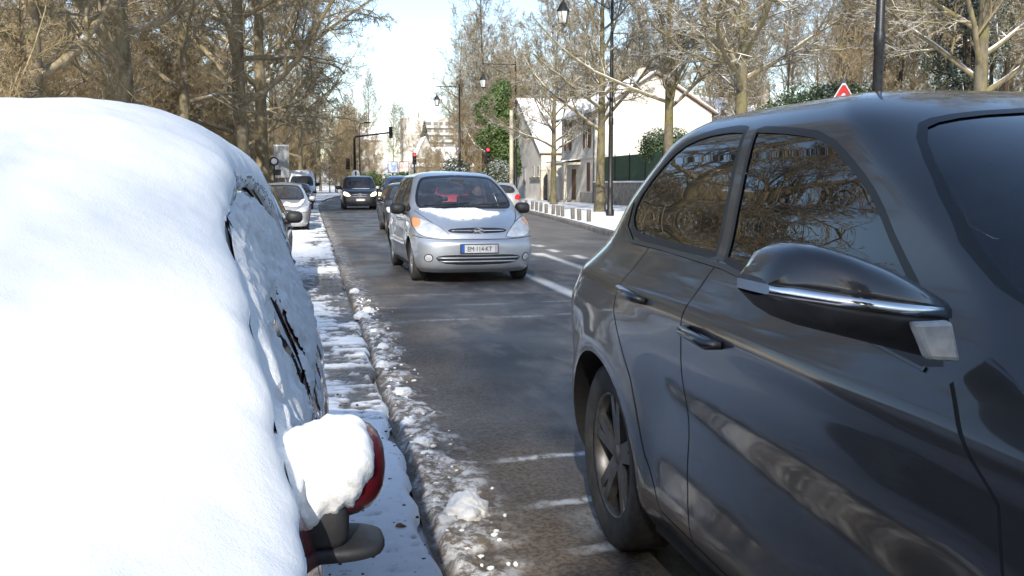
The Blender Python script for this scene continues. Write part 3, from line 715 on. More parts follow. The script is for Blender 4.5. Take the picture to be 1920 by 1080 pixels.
def hatch_feats(L=4.0, W=1.7, H=1.5, lamp='lens', tail='redlens', glass='glass', rear='hatch'):
    ky, kx, kz = L/4.0, W/1.7, H/1.5
    s = lambda pts: [(y*ky, z*kz) for y, z in pts]
    x = lambda pts: [(a*kx, z*kz) for a, z in pts]
    f = [win(s([(1.42, .955), (1.5, 1.04), (1.83, 1.27), (2.02, 1.345), (2.2, 1.37), (2.2, .95)]), glass, .025, 1, (0, 4, 5))]
    if rear == 'hatch': f += [win(s([(2.3, .95), (2.3, 1.375), (2.75, 1.36), (3.05, 1.30), (3.2, 1.02), (3.1, .97)]), glass, .025, 1, (0, 1))]
    else: f += [win(s([(2.3, .95), (2.3, 1.365), (2.55, 1.35), (2.75, 1.29), (2.95, 1.1), (2.9, .97)]), glass, .025, 1, (0, 1))]
    f += [dict(kind='front', pts=rnd(x([(0, 1.0), (.5, .99), (.71, .995), (.55, 1.335), (.42, 1.385), (0, 1.40)]), 2, (0, 5)), name='windscreen', mat=M[glass], frame=.03, center=True),
          dict(kind='rear', pts=rnd(x([(0, 1.04), (.58, 1.03), (.5, 1.3), (0, 1.36)]), 2, (0, 3)), name='rear_window', mat=M[glass], frame=.03, center=True),
          dict(kind='front', pts=rnd(x([(.45, .60), (.5, .68), (.66, .76), (.80, .80), (.835, .72), (.78, .62), (.6, .585)]), 2, (0,)), name='headlight', mat=M[lamp], off=.004, frame=.006),
          dict(kind='front', pts=rnd(x([(0, .60), (.34, .605), (.40, .64), (.34, .675), (0, .68)]), 1, (0, 4)), name='grille', mat=M['black'], center=True),
          dict(kind='front', pts=rnd(x([(0, .26), (.4, .27), (.5, .33), (.4, .395), (0, .40)]), 1, (0, 4)), name='lower_grille', mat=M['black'], center=True),
          dict(kind='front', pts=circle(.64*kx, .34*kz, .045, 16), name='fog_lamp', mat=M['lens'], off=.004),
          dict(kind='rear', pts=rnd(x([(.52, .72), (.80, .70), (.83, .9), (.72, .98), (.56, .9)]), 1), name='tail_light', mat=M[tail], off=.004),
          gap_f((.52*kx, .70*kz), (.64*kx, .82*kz), (.73*kx, .95*kz)), gap_s(*s([(2.25, .94), (2.25, .6), (2.2, .28)])), gap_s(*s([(1.38, .94), (1.24, .8), (1.2, .5), (1.25, .28)])),
          gap_f((0, .56*kz), (.5*kx, .565*kz), (.84*kx, .6*kz), kind='front')]
    if rear == 'hatch': f += [gap_s(*s([(3.15, .98), (3.08, .8), (2.92, .55), (2.86, .35)]))]
    return f
def build_hatch(name, label, cat, col, loc, rz=0, L=4.0, W=1.7, H=1.5, spacing=.07, mirror=None, lamp='lens', tail='redlens', rear='hatch', glass='glass', group=None, rim=None, wr=.305, boxy=False):
    root, B, P = make_car(name, label, cat, hatch_spec(L, W, H, rear=rear, wr=wr, boxy=boxy), hatch_feats(L, W, H, lamp, tail, glass, rear), col, group, spacing, loc, rz, rim, nv=110)
    ky, kz = L/4., H/1.5
    for sd in (1, -1): door_mirror(root, sd*B.at_side(1.38*ky, .97*kz)[0].x, 1.36*ky, 1.0*kz, sd, mirror or col)
    p, n = B.at_front(0, .46*kz); plate(root, p, n); p, n = B.at_front(0, .62*kz, True); plate(root, p, n, rear=True)
    door_handle(root, B, 2.0*ky, .82*kz, col, .18)
    if spacing < .08: wipers(root, B, [(-.5, .05), (.0, .55)], .995*kz, .5)
    return root, B
def van_spec(L, W, H, fr, rr, w, wheels, wr, cowl):
    fl = [flare(y, wr, wr, .02) for y in wheels]
    return dict(L=L, wheels=wheels, wheel_r=wr, tyre_w=.215, spokes=6, cowl=cowl, wheel_in=.11, bump=lambda y, z: fl[0](y, z)+fl[1](y, z)-.012*np.exp(-((z-.75)/.1)**2)*ss(1.2, 1.6, y),
        w=w, front=fr, rear=rr, df=[(.2, .35), (.9, .42), (1.2, .34), (H-.1, .25), (H, .08)], dr=[(.2, .2), (H-.2, .2), (H, .06)], nf=3.2, nr=4., taper=[(0, .96), (.9, 1), (L-.5, 1.0), (L, .98)])
M['lamp_grey'] = pm('clear_lamp', (.24, .25, .265), (.34, .35, .36), 30, .15, coat=1)
M['chrome_dark'] = pm('dark_bright_strip', (.14, .145, .15), rough=.3, metal=1)
M['suv_paint'] = paint('graphite_paint', (.044, .044, .047), metal=.55, rough=.40, dirt=.75, dcol=(.135, .125, .115), film=.055)
M['silver_paint'] = paint('silver_paint', (.42, .455, .51), metal=.5, rough=.36, dirt=.45, dcol=(.26, .26, .26))
M['red_paint'] = paint('red_paint', (.16, .006, .014), metal=.3, rough=.35, dirt=.75, dcol=(.30, .22, .21))
M['blue_black'] = paint('blue_black_paint', (.012, .016, .026), metal=.4, dirt=.5)
M['black_paint'] = paint('black_paint', (.010, .011, .013), metal=.3, dirt=.35)
M['pale_paint'] = paint('pale_silver_paint', (.50, .51, .52), metal=.5, dirt=.35)
M['grey_paint'] = paint('grey_paint', (.06, .065, .075), metal=.4, dirt=.4)
M['white_paint'] = paint('white_paint', (.72, .74, .75), metal=0, dirt=.3)
M['bright_red'] = paint('bright_red_paint', (.5, .012, .02), metal=.1, dirt=.2)
M['blue_paint'] = paint('blue_paint', (.03, .07, .17), metal=.3, dirt=.2)
suv = build_suv()
mpv, mpvB = build_mpv()
# person at the wheel of the silver car: dark winter coat, both hands on the wheel
def seated_driver(loc):
    root_v = [(0, 0, 0), (0, .02, .2), (0, .04, .42), (0, .05, .5), (0, .03, .58), (0, .02, .68), (0, .02, .76)]
    rad = [.15, .15, .17, .11, .062, .09, .07]
    E = [(i, i+1) for i in range(6)]
    V = list(root_v)
    for sd in (-1, 1):
        b = len(V); V += [(sd*.19, .05, .45), (sd*.26, -.08, .22), (sd*.18, -.34, .26), (sd*.15, -.40, .29)]; rad += [.075, .055, .04, .045]
        E += [(3, b), (b, b+1), (b+1, b+2), (b+2, b+3)]
        b = len(V); V += [(sd*.1, -.1, -.02), (sd*.13, -.48, .06), (sd*.13, -.62, -.3)]; rad += [.1, .075, .055]; E += [(0, b), (b, b+1), (b+1, b+2)]
    me = bpy.data.meshes.new('person'); me.from_pydata([Vector(v) for v in V], E, []); me.materials.append(M['coat'])
    o = link('person', me); o.location = loc
    sk = o.modifiers.new('s', 'SKIN'); sk.use_smooth_shade = True
    for i, q in enumerate(rad): me.skin_vertices[0].data[i].radius = (q, q*.85 if i < 4 else q); 
    me.skin_vertices[0].data[0].use_root = True
    o.modifiers.new('d', 'SUBSURF').levels = 2; o.modifiers['d'].render_levels = 2
    h = MB(); h.ell((0, .025, .72), (.078, .095, .115), 16, 12); h.ell((0, -.075, .71), (.014, .02, .02), 8, 6)
    for sd in (-1, 1): h.ell((sd*.078, .03, .715), (.012, .022, .032), 8, 6)
    h.build('head', M['skin'], o)
    k = MB(); k.ell((0, .045, .755), (.088, .095, .10), 16, 10); k.build('hair', M['hair'], o)
    return tag(o, 'driver in a dark coat at the wheel of the silver car', 'person')
M['coat'] = pm('dark_coat', (.02, .022, .03), (.035, .037, .045), 12, .9); M['skin'] = pm('skin', (.42, .26, .19), rough=.55); M['hair'] = pm('dark_hair', (.02, .015, .012), rough=.6)
seated_driver((2.33+.36-.05, 13.3+2.05, .58))
# ---- red car under deep snow beside the camera
redcar, RB = build_hatch('red_hatchback', 'red hatchback parked under thick snow at the lower left', 'car', M['red_paint'], (-.875, .08, 0), R(-.75), H=1.56, W=1.72, boxy=True, spacing=.04, mirror=M['red_paint'])
for o in list(redcar.children):
    if o.name.startswith('door_mirror') or o.name.startswith('wiper'):
        for c in list(o.children): bpy.data.objects.remove(c)
        bpy.data.objects.remove(o)
def rnd_open(p):
    p = np.asarray(p, float)
    for _ in range(2):
        a, b = p[:-1], p[1:]; p = np.concatenate([p[:1], np.stack([a*.75+b*.25, a*.25+b*.75], 1).reshape(-1, 2), p[-1:]])
    return p
def snow_on_red():
    B = RB; rng = random.Random(4)
    side = [(.62, .80), (.9, .90), (1.12, .965), (1.24, .985), (1.34, 1.045), (1.5, 1.14), (1.75, 1.275), (1.98, 1.365), (2.2, 1.40), (2.6, 1.41), (3.0, 1.385), (3.3, 1.30), (3.5, 1.15)]
    sp_ = densify(rnd_open(side), .012, False)
    nz = (fbm(sp_[:, 0]*7, sp_[:, 0]*0+3, 3, 9)-.5)*.06
    sp_[:, 1] += nz; sp_[:, 0] -= .05*ss(1.1, 1.4, sp_[:, 0])*(1-ss(2.0, 2.4, sp_[:, 0])); q1 = B.side(sp_)
    fr = densify([(0, .73), (.3, .73), (.55, .75), (.70, .78)], .03, False); q0 = B.front(fr)
    rr = densify([(.6, .98), (.3, 1.0), (0, 1.0)], .03, False); q2 = B.front(rr, True)
    q = np.concatenate([q0, q1, q2, [(1, 1)], [(u, 1) for u in np.linspace(.97, .03, 40)], [(0, 1)]])
    bd = np.concatenate([q0, q1, q2])
    uv, T, cls, pl = B.triangulate([dict(kind='uv', pts=q, step=9)], .017, q)
    k = cls == 0; P = B.ev(uv); bp = B.ev(bd)
    d = np.concatenate([np.min(np.linalg.norm(P[i:i+2000, None]-bp[None], axis=2), 1) for i in range(0, len(P), 2000)])
    ed = .42*np.sqrt(np.clip(1-(1-np.clip(d/.075, 0, 1))**2, 0, 1))+.58*ss(.02, .3, d)
    obj = []
    for sd in (1, -1):
        n1 = fbm(P[:, 0]*1.7*sd, P[:, 1]*1.7, 3, 21); n2 = fbm(P[:, 0]*14*sd+5, P[:, 1]*14, 3, 33)
        th = ed*(.062+.05*(n1-.4)+.010*(n2-.5))+.003+.012*(n2-.5)*np.clip(1-d/.12, 0, 1)*np.clip(d/.02, 0, 1)
        obj.append((B.ev(uv)+B.nrm(uv)*th[:, None])*np.array([sd, 1, 1]))
    V = np.concatenate(obj); F = np.concatenate([T[k], T[k]+len(P)])
    me = np_mesh('snow_cover', V, [F], M['snow'], True)
    fix_normals(me)
    o = link('snow_cover', me, redcar); o['label'] = 'thick smooth snow over the roof, windscreen and bonnet'
    # thinner, broken snow clinging to the side glass and the doors below it
    V, F, c = [], [], 0
    def patch(pts, sd, thr, seed, tmax=.017):
        nonlocal c
        q = B.side(densify(pts, .02)); uv, T, cls, pl = B.triangulate([dict(kind='uv', pts=q, step=9)], .0125, q)
        P = B.ev(uv); bd = B.ev(q)
        d = np.concatenate([np.min(np.linalg.norm(P[i:i+2000, None]-bd[None], axis=2), 1) for i in range(0, len(P), 2000)])
        n = fbm(P[:, 1]*13, P[:, 2]*9, 4, seed)*.75+fbm(P[:, 1]*45, P[:, 2]*45, 2, seed+5)*.25
        cov = n-(thr(P[:, 1], P[:, 2]) if callable(thr) else thr)
        ok = (cls == 0) & (cov[T].mean(1) > 0)
        th = .003+tmax*np.clip(cov*5, 0, 1)*np.clip(d/.03, .1, 1)*(.6+.8*fbm(P[:, 1]*30, P[:, 2]*30, 2, seed+2))
        p = (P+B.nrm(uv)*th[:, None])*np.array([sd, 1, 1]); V.append(p); F.append(T[ok]+c); c += len(p)
    hole = lambda y, z: .29+.42*np.exp(-(((y-2.03)/.20)**2+((z-1.08)/.13)**2))+.3*np.exp(-(((y-2.25)/.05)**2))+.55*np.exp(-(((y-2.62)/.1)**2+((z-1.40)/.035)**2))
    for sd in (1, -1):
        patch([(1.22, .975), (1.42, 1.10), (1.70, 1.26), (1.95, 1.36), (2.22, 1.40), (2.6, 1.395), (2.8, 1.38), (3.1, 1.31), (3.3, 1.0), (3.1, .955), (2.2, .94)], sd, hole, 40)
        patch([(1.4, .935), (2.2, .93), (3.1, .945), (3.4, .9), (3.2, .86), (2.3, .86), (1.45, .88)], sd, .52, 60, .008)
    me = np_mesh('window_snow', np.concatenate(V), [np.concatenate(F)], M['snow_thin'], True)
    o = link('window_snow', me, redcar); o['label'] = 'thin broken snow clinging to the side windows'
snow_on_red()
def red_mirror():
    """the near door mirror: red shell facing the front, black base plate, snow heaped on top and against the pillar"""
    B = RB
    for sd in (1, -1):
        bx = B.at_side(1.36, .98)[0].x
        cx, cy, cz = bx+.052, 1.38, .985
        n, k = 22, 12; V = []
        for i in range(k+1):
            t = i/k; s = math.sqrt(max(0.0, 1-(1-min(t/.8, 1))**2.3)); dep = -.075+t*.125
            for j in range(n):
                a = 2*PI*j/n
                px = cx+(.083 if math.cos(a) > 0 else .055)*s*math.copysign(abs(math.cos(a))**.75, math.cos(a)); pz = cz+.073*s*math.copysign(abs(math.sin(a))**.8, math.sin(a))
                V.append((sd*(px), cy+dep+.10*(px-cx), pz))
        b = MB(); b._add(V, [(i*n+j, i*n+(j+1) % n, (i+1)*n+(j+1) % n, (i+1)*n+j) for i in range(k) for j in range(n)], None, True); b._add(V[-n:], [tuple(range(n))])
        mo = b.build('door_mirror', M['red_paint'], redcar)
        # black lower casing and the flat foot under it
        V2 = [(v[0]*1.0, v[1]-.004, v[2]) for v in V]
        c = MB()
        c.ell((sd*(cx-.03), cy-.02, cz-.062), (.055, .055, .042), 20, 12, p=.5); c.build('mirror_casing', M['black'], mo)
        ft = MB(); 
        pl = [(bx-.06, cy-.09), (bx+.02, cy-.075), (cx+.055, cy-.05), (cx+.075, cy-.01), (cx+.06, cy+.045), (bx, cy+.06), (bx-.06, cy+.07)]
        ft.ell((sd*(cx-.02), cy-.012, cz-.108), (.098, .064, .015), 28, 10, p=.62); ft.tube([(sd*(bx-.03), cy-.06, cz-.11), (sd*(bx-.005), cy-.10, cz-.21), (sd*(bx-.01), cy-.13, cz-.36)], [.03, .035, .02], 10)
        ft.build('mirror_foot', M['black'], mo)
        g = MB(); g.ell((sd*cx, cy+.06, cz), (.07, .006, .062), 18, 8, p=.8); g.build('mirror_glass', M['chrome'], mo)
        # snow heaped on the shell and drifting back to the pillar, with a dip between
        b = MB()
        for c, r in (((cx+.010, cy-.028, cz+.028), (.052, .068, .058)), ((cx-.008, cy-.042, cz-.004), (.056, .056, .046)), ((cx-.062, cy-.03, cz+.0), (.052, .062, .042)),
                     ((cx-.052, cy-.05, cz-.034), (.048, .05, .040)), ((bx-.045, cy-.03, cz+.022), (.055, .08, .052)), ((cx-.068, cy-.012, cz+.022), (.045, .06, .036)), ((cx-.045, cy+.0, cz+.02), (.045, .045, .042)), ((cx-.028, cy-.012, cz+.052), (.036, .052, .032)), ((cx-.0, cy+.0, cz+.058), (.05, .045, .028)), ((bx-.03, cy-.055, cz-.055), (.032, .05, .055)), ((cx+.03, cy-.026, cz+.036), (.030, .052, .046))):
            b.ell((sd*c[0], c[1], c[2]), r, 24, 16)
        o = b.build('mirror_snow', M['snow'], mo)
        rm = o.modifiers.new('r', 'REMESH'); rm.mode = 'VOXEL'; rm.voxel_size = .0045
        sm_ = o.modifiers.new('s', 'SMOOTH'); sm_.iterations = 9; sm_.factor = .6
        bpy.context.view_layer.update()
        me = bpy.data.meshes.new_from_object(o.evaluated_get(bpy.context.evaluated_depsgraph_get())); o.modifiers.clear()
        n_ = len(me.vertices); co = np.zeros(n_*3, np.float32); me.vertices.foreach_get('co', co); co = co.reshape(-1, 3)
        nn = np.zeros(n_*3, np.float32); me.vertices.foreach_get('normal', nn); nn = nn.reshape(-1, 3)
        k1 = fbm(co[:, 0]*26+co[:, 2]*19, co[:, 1]*26+co[:, 2]*15, 4, 71)-.5
        low = np.clip((cz+.01-co[:, 2])/.05, 0, 1)
        k2 = fbm(co[:, 0]*60+7, co[:, 1]*60+co[:, 2]*30, 3, 75)-.5
        co = co+nn*(.022*k1+.020*k2*low)[:, None]
        me.vertices.foreach_set('co', co.ravel().astype(np.float32)); me.polygons.foreach_set('use_smooth', np.ones(len(me.polygons), bool)); me.update()
        if not me.materials: me.materials.append(M['snow'])
        o.data = me
red_mirror()
# ---- the other traffic and parked cars
build_hatch('dark_hatchback', 'black hatchback directly behind the silver people carrier', 'car', M['black_paint'], (2.93, 26.9, 0), 0, L=4.2, W=1.74, H=1.48, mirror=M['black_paint'], spacing=.07)
build_hatch('parked_hatchback', 'dark blue parked hatchback just behind the snowy red car', 'car', M['blue_black'], (-1.17, 11.2, 0), 0, L=4.15, W=1.76, H=1.5, mirror=M['black'], spacing=.06, group='cars parked along the left kerb')
sl_, sB = build_hatch('parked_saloon', 'pale silver parked car with snow streaks on its bonnet', 'car', M['pale_paint'], (-.93, 29.0, 0), R(-.5), L=4.45, W=1.77, H=1.47, rear='saloon', spacing=.07, group='cars parked along the left kerb')
build_hatch('parked_grey_car', 'dark grey parked car behind the pale silver one', 'car', M['grey_paint'], (-.95, 35.6, 0), 0, L=4.1, W=1.74, H=1.5, spacing=.09, group='cars parked along the left kerb')
build_hatch('parked_black_car', 'black parked car farthest up the left kerb, in front of the white van', 'car', M['black_paint'], (-.75, 52.5, 0), R(-1), L=4.2, W=1.76, H=1.48, spacing=.09, group='cars parked along the left kerb')
build_hatch('red_car', 'bright red car driving away, seen through the silver car', 'car', M['bright_red'], (5.35, 40.5, 0), PI, L=3.9, W=1.7, H=1.5, spacing=.08, tail='redlit')
build_hatch('silver_car', 'pale car parked by the right kerb, half behind the silver people carrier', 'car', M['pale_paint'], (8.9, 47.0, 0), PI-R(5), L=4.1, W=1.74, H=1.5, spacing=.08)
b_, bB = build_hatch('blue_suv', 'tall blue and white car with brake lights on, driving away in the distance', 'car', M['blue_paint'], (4.55, 53.5, 0), PI, L=4.4, W=1.88, H=1.86, spacing=.09, tail='redlit', wr=.35)
def van_feats(W, H, top, glassz, lamp, cargo=False, plate_z=.45):
    f = [dict(kind='front', pts=rnd([(0, glassz), (W*.6/2, glassz-.01), (W*.85/2, glassz), (W*.72/2, top-.04), (W*.5/2, top), (0, top+.01)], 2, (0, 5)), name='windscreen', mat=M['glass'], frame=.035, center=True),
         win([(1.55, glassz), (1.62, glassz+.06), (1.98, top-.14), (2.15, top-.07), (2.4, top-.06), (2.4, glassz-.02)], it=1, keep=(0, 4, 5)),
         gap_s((2.47, top), (2.47, .35)), gap_s((1.45, glassz), (1.4, .4))]
    if not cargo: f += [win([(2.55, glassz), (2.55, top-.06), (3.5, top-.06), (3.5, glassz)]), win([(3.6, glassz), (3.6, top-.06), (4.6, top-.06), (4.6, glassz)])]
    return f
v_sp = van_spec(5.14, 1.93, 1.9, [(.2, .12), (.35, .02), (.5, 0), (.8, .04), (.95, .12), (1.05, .35), (1.12, .62), (1.17, .85), (1.3, 1.0), (1.5, 1.28), (1.7, 1.58), (1.8, 1.78), (1.86, 2.0), (1.9, 2.4)],
    [(.2, 5.0), (.5, 5.12), (1.0, 5.12), (1.5, 5.08), (1.7, 5.03), (1.84, 4.93), (1.9, 4.5)], [(.2, .84), (.35, .92), (.5, .955), (1.0, .96), (1.2, .94), (1.5, .87), (1.75, .79), (1.83, .72), (1.88, .5), (1.9, 0)], (.92, 4.12), .33, (.9, 1.17, 1.75))
v_f = van_feats(1.93, 1.9, 1.74, 1.22, 'lens')+[
    dict(kind='front', pts=rnd([(.52, .74), (.60, .90), (.80, 1.0), (.91, .98), (.90, .82), (.75, .74)], 1), name='headlight', mat=M['lamplit'], off=.004, label='lit headlight'),
    dict(kind='front', pts=rnd([(0, .66), (.35, .68), (.48, .78), (.52, .90), (0, .93)], 1, (0, 4)), name='grille', mat=M['black'], center=True),
    dict(kind='front', pts=[(0, .3), (.6, .31), (.66, .40), (.5, .46), (0, .46)], name='lower_grille', mat=M['black'], center=True), gap_f((.58, .93), (.72, 1.05), (.82, 1.14))]
M['van_paint'] = paint('dark_van_paint', (.018, .021, .028), metal=.4, dirt=.5, dcol=(.16, .16, .16))
van, vB, _ = make_car('dark_van', 'dark van with lit headlights and a star emblem approaching in the distance', 'van', v_sp, v_f, M['van_paint'], spacing=.08, loc=(2.68, 53.6, 0), nv=110)
for sd in (1, -1): door_mirror(van, sd*.94, 1.42, 1.22, sd, M['black'], 1.5)
p, n = vB.at_front(0, .55); plate(van, p, n)
for z in (.74, .84):
    b = MB(); pts = []
    for x in np.linspace(-.44, .44, 13):
        p, n = vB.at_front(abs(x), z); pts.append((math.copysign(p.x, x), p.y-.01, p.z))
    b.tube(pts, .022, 6); b.build('grille_bar', M['chrome'], van)
p, n = vB.at_front(0, .80); e = MB(); A = Matrix.Translation((0, p.y-.03, .80)) @ Matrix.Rotation(PI/2, 4, 'X')
e.lathe([(.105, -.008), (.12, 0), (.105, .008), (.095, 0), (.105, -.008)], 24, A)
for k in range(3): e.box(-.011, .011, 0, .1, -.006, .006, A @ Matrix.Rotation(2*PI*k/3, 4, 'Z'))
e.build('grille_emblem', M['chrome'], van)
def snow_strip(B, root, kind, polys, th=.02, lab=None):
    V, F, c = [], [], 0
    for sd, pts in polys:
        q = B.front(densify(pts, .03)); uv, T, cls, pl = B.triangulate([dict(kind='uv', pts=q, step=9)], .04, q)
        p = (B.ev(uv)+B.nrm(uv)*(th*(.4+fbm(B.ev(uv)[:, 0]*9, B.ev(uv)[:, 1]*9, 3, 8))[:, None]))*np.array([sd, 1, 1]); V.append(p); F.append(T[cls == 0]+c); c += len(p)
    me = np_mesh('snow_patch', np.concatenate(V), [np.concatenate(F)], M['snow_clean'], True); fix_normals(me); o = link('snow_patch', me, root)
snow_strip(vB, van, 'front', [(1, [(0, 1.13), (.5, 1.13), (.6, 1.15), (.5, 1.17), (0, 1.17)]), (-1, [(0, 1.12), (.3, 1.13), (.45, 1.15), (.3, 1.17), (0, 1.17)])])
snow_strip(sB, sl_, 'front', [(1, [(.1, .78), (.45, .73), (.62, .76), (.72, .87), (.74, .95), (.66, .94), (.58, .85), (.4, .82), (.2, .88)]), (-1, [(.1, .8), (.5, .78), (.6, .9), (.3, .93)])])
c_sp = van_spec(5.9, 2.0, 2.5, [(.22, .1), (.5, 0), (.9, .08), (1.1, .3), (1.2, .55), (1.27, .72), (1.5, .95), (1.9, 1.35), (2.1, 1.55), (2.3, 1.75), (2.42, 2.0), (2.5, 2.6)], [(.22, 5.8), (.5, 5.88), (1.2, 5.88), (2.2, 5.84), (2.42, 5.7), (2.5, 5.0)],
    [(.22, .86), (.4, .95), (.6, .985), (1.2, .99), (1.6, .95), (2.1, .88), (2.3, .82), (2.42, .68), (2.48, .4), (2.5, 0)], (1.0, 4.6), .35, (.75, 1.25, 1.6))
cv, cB, _ = make_car('white_van', 'tall white delivery van parked beyond the cars at the left', 'van', c_sp, van_feats(2.0, 2.5, 1.98, 1.32, 'lens', True)+[
    dict(kind='front', pts=rnd([(.6, .80), (.66, 1.0), (.85, 1.08), (.93, 1.0), (.92, .82)], 1), name='headlight', mat=M['lens'], off=.004), dict(kind='front', pts=rnd([(0, .72), (.45, .74), (.5, .95), (0, 1.0)], 1, (0, 3)), name='grille', mat=M['black'], center=True)], M['white_paint'], spacing=.1, loc=(-.62, 72.6, 0), nv=100)
for sd in (1, -1): door_mirror(cv, sd*.99, 1.5, 1.4, sd, M['black'], 1.6)
# ------------------------------------------------------------------ ground, road, pavement
KR = [(-30, 6.4), (0, 6.7), (17, 7.25), (26, 8.04), (31, 8.68), (39.75, 9.69), (47.5, 10.47), (63, 11.7), (85, 12.3), (110, 15.5), (140, 22), (220, 45)]
KL = [(-30, .43), (60, .43), (75, .8), (95, 1.9), (114, 3.5), (140, 7.5), (220, 28)]
kr = lambda y: pchip(y, *zip(*KR)); kl = lambda y: pchip(y, *zip(*KL))
def grid_mesh(name, X, Y, Z, mat, attrs=None):
    nr, nc = X.shape
    V = np.stack([X, Y, Z], 2).reshape(-1, 3)
    i = np.arange(nr*nc).reshape(nr, nc)
    F = np.stack([i[:-1, :-1].ravel(), i[:-1, 1:].ravel(), i[1:, 1:].ravel(), i[1:, :-1].ravel()], 1)
    me = np_mesh(name, V, [F], mat, True)
    for k, a in (attrs or {}).items():
        at = me.attributes.new(k, 'FLOAT', 'POINT'); at.data.foreach_set('value', np.asarray(a, np.float32).ravel())
    return link(name, me)
def attr(t, name):
    n = t.nodes.new('ShaderNodeAttribute'); n.attribute_name = name; return n.outputs['Fac']
def road_material():
    m, t, p, ob = newmat('wet_asphalt')
    sp = t.nodes.new('ShaderNodeSeparateXYZ'); t.links.new(ob, sp.inputs[0]); x, y = sp.outputs[0], sp.outputs[1]
    n1 = noise(t, ob, .5, 5, .6); n2 = noise(t, ob, 90, 3, .7); n3 = noise(t, ob, 2.2, 6, .65, (1, .35, 1)); n4 = noise(t, ob, 300, 2, .6)
    c = mixc(t, ramp(t, n2, .3, .7), (.040, .042, .046), (.092, .093, .096))
    c = mixc(t, ramp(t, n3, .46, .66), c, (.150, .143, .135))             # dried salt
    c = mixc(t, mth(t, 'MULTIPLY', ramp(t, n4, .66, .74), .5), c, (.20, .19, .18))
    # salt-grey far part of the carriageway
    c = mixc(t, mth(t, 'MULTIPLY', ramp(t, x, 3.6, 5.2), .8), c, mixc(t, ramp(t, noise(t, ob, 1.2, 5, .6, (1, .3, 1)), .35, .65), (.125, .118, .112), (.17, .16, .15)))
    mud = attr(t, 'mud'); sl = attr(t, 'slush'); pale_bars = attr(t, 'pale_bars'); pt = attr(t, 'paint')
    c = mixc(t, mth(t, 'MULTIPLY', mud, ramp(t, noise(t, ob, 14, 6, .7), .15, .55)), c, mixc(t, ramp(t, noise(t, ob, 45, 5, .7), .38, .62), (.060, .044, .031), (.165, .132, .098)))
    sc = mixc(t, ramp(t, noise(t, ob, 15, 6, .72), .42, .62), (.17, .14, .11), (.70, .70, .70))
    c = mixc(t, sl, c, sc)
    c = mixc(t, mth(t, 'MULTIPLY', pale_bars, ramp(t, noise(t, ob, 20, 5, .7, (1, .5, 1)), .3, .6)), c, (.50, .52, .54))  # pale streaks and a patch across the lane, mixed into the road colour
    wear = mth(t, 'MULTIPLY', pt, ramp(t, mth(t, 'ADD', noise(t, ob, 30, 5, .75), mth(t, 'MULTIPLY', noise(t, ob, 3, 3), .3)), .42, .60))
    c = mixc(t, wear, c, (.62, .62, .60))
    t.links.new(c, p.inputs['Base Color'])
    wet = ramp(t, n1, .38, .62, .62, .33)
    r = mth(t, 'ADD', wet, mth(t, 'MULTIPLY', n2, .15)); r = mth(t, 'ADD', r, mth(t, 'MULTIPLY', sl, .3), clamp=True)
    r = mth(t, 'ADD', r, mth(t, 'MULTIPLY', ramp(t, x, 3.6, 5.2), .25), clamp=True)
    t.links.new(r, p.inputs['Roughness']); p.inputs['Specular IOR Level'].default_value = .4
    bump(t, p, mth(t, 'ADD', noise(t, ob, 170, 3, .7), mth(t, 'MULTIPLY', noise(t, ob, 30, 4, .6), .6)), .45, .012)
    return m
yr = np.r_[np.arange(-12, 2.4, .4), np.arange(2.4, 9, .024), np.geomspace(9, 210, 330)]
f = np.r_[np.linspace(0, 1.0, 72)[:-1], np.geomspace(1.0, 6.3, 60)]
fx = f/6.3
YY, FF = np.meshgrid(yr, f, indexing='ij')
XX = kl(YY)+FF*np.where(FF < 1, 1, 1+(( kr(YY)-kl(YY)-6.3)/5.3)*(FF-1)/np.maximum(FF, 1e-6))
a_ = FF
edge = a_+.16*(fbm(XX*2.1+3, YY*1.3, 4, 5)-.5)+.10*(fbm(XX*9, YY*9, 3, 6)-.5)
slush = (1-ss(.18, .42, edge))*ss(.015, .06, a_+.05*(fbm(XX*8, YY*6, 3, 7)-.5))
lum = fbm(XX*8, YY*8, 5, 11); lum2 = fbm(XX*30, YY*30, 3, 13)
far = ss(10, 16, YY)
slush = slush*ss(.38, .60, lum+.22*(1-ss(.06, .30, a_))-.08*(fbm(XX*1.5, YY*.8, 3, 19)-.4))*(1-.45*far)
mud = (1-ss(.45, 1.15, edge))*(1-.3*far)
mud = np.maximum(mud, .55*ss(1.3, 1.0, np.hypot((XX-1.15)/1.2, (YY-4.1)/1.0))*ss(.35, .6, fbm(XX*3, YY*3, 4, 15)))
ZZ = .004+slush*(.008+.040*np.clip(lum-.38, 0, 1)*2+.016*(lum2-.5))+mud*.010*(lum2-.4)
ZZ = ZZ-.03*np.exp(-((a_-.03)/.025)**2)
def bar(x0, x1, yc, wd, seed, slope=0.):
    j = .05*(fbm(XX*5, YY*5+seed, 4, seed)-.5); yy = yc+slope*(XX-x0)
    return ss(wd, wd*.4, np.abs(YY-yy+j))*ss(x0-.15, x0+.1, XX+j)*ss(x1+.15, x1-.1, XX+j)
pale_bars = np.maximum.reduce([bar(.95, 1.9, 4.72, .045, 21, .12), bar(.98, 1.9, 4.02, .05, 22, .1), bar(1.05, 2.2, 3.48, .05, 23, .1), .55*bar(1.1, 2.2, 3.75, .25, 24, .1),
      .5*bar(.9, 3.4, 9.85, .05, 25, .12), .35*bar(.8, 3.2, 11.0, .05, 26, .1), .3*bar(.8, 3.6, 12.2, .04, 28), .3*bar(1.0, 3.2, 17.5, .08, 27)])
def line(x0, x1, y0, y1): return ss(x0-.012, x0+.012, XX)*ss(x1+.012, x1-.012, XX)*ss(y0-.05, y0+.05, YY)*ss(y1+.05, y1-.05, YY)
paint_a = line(3.2, 3.36, 9.5, 26)
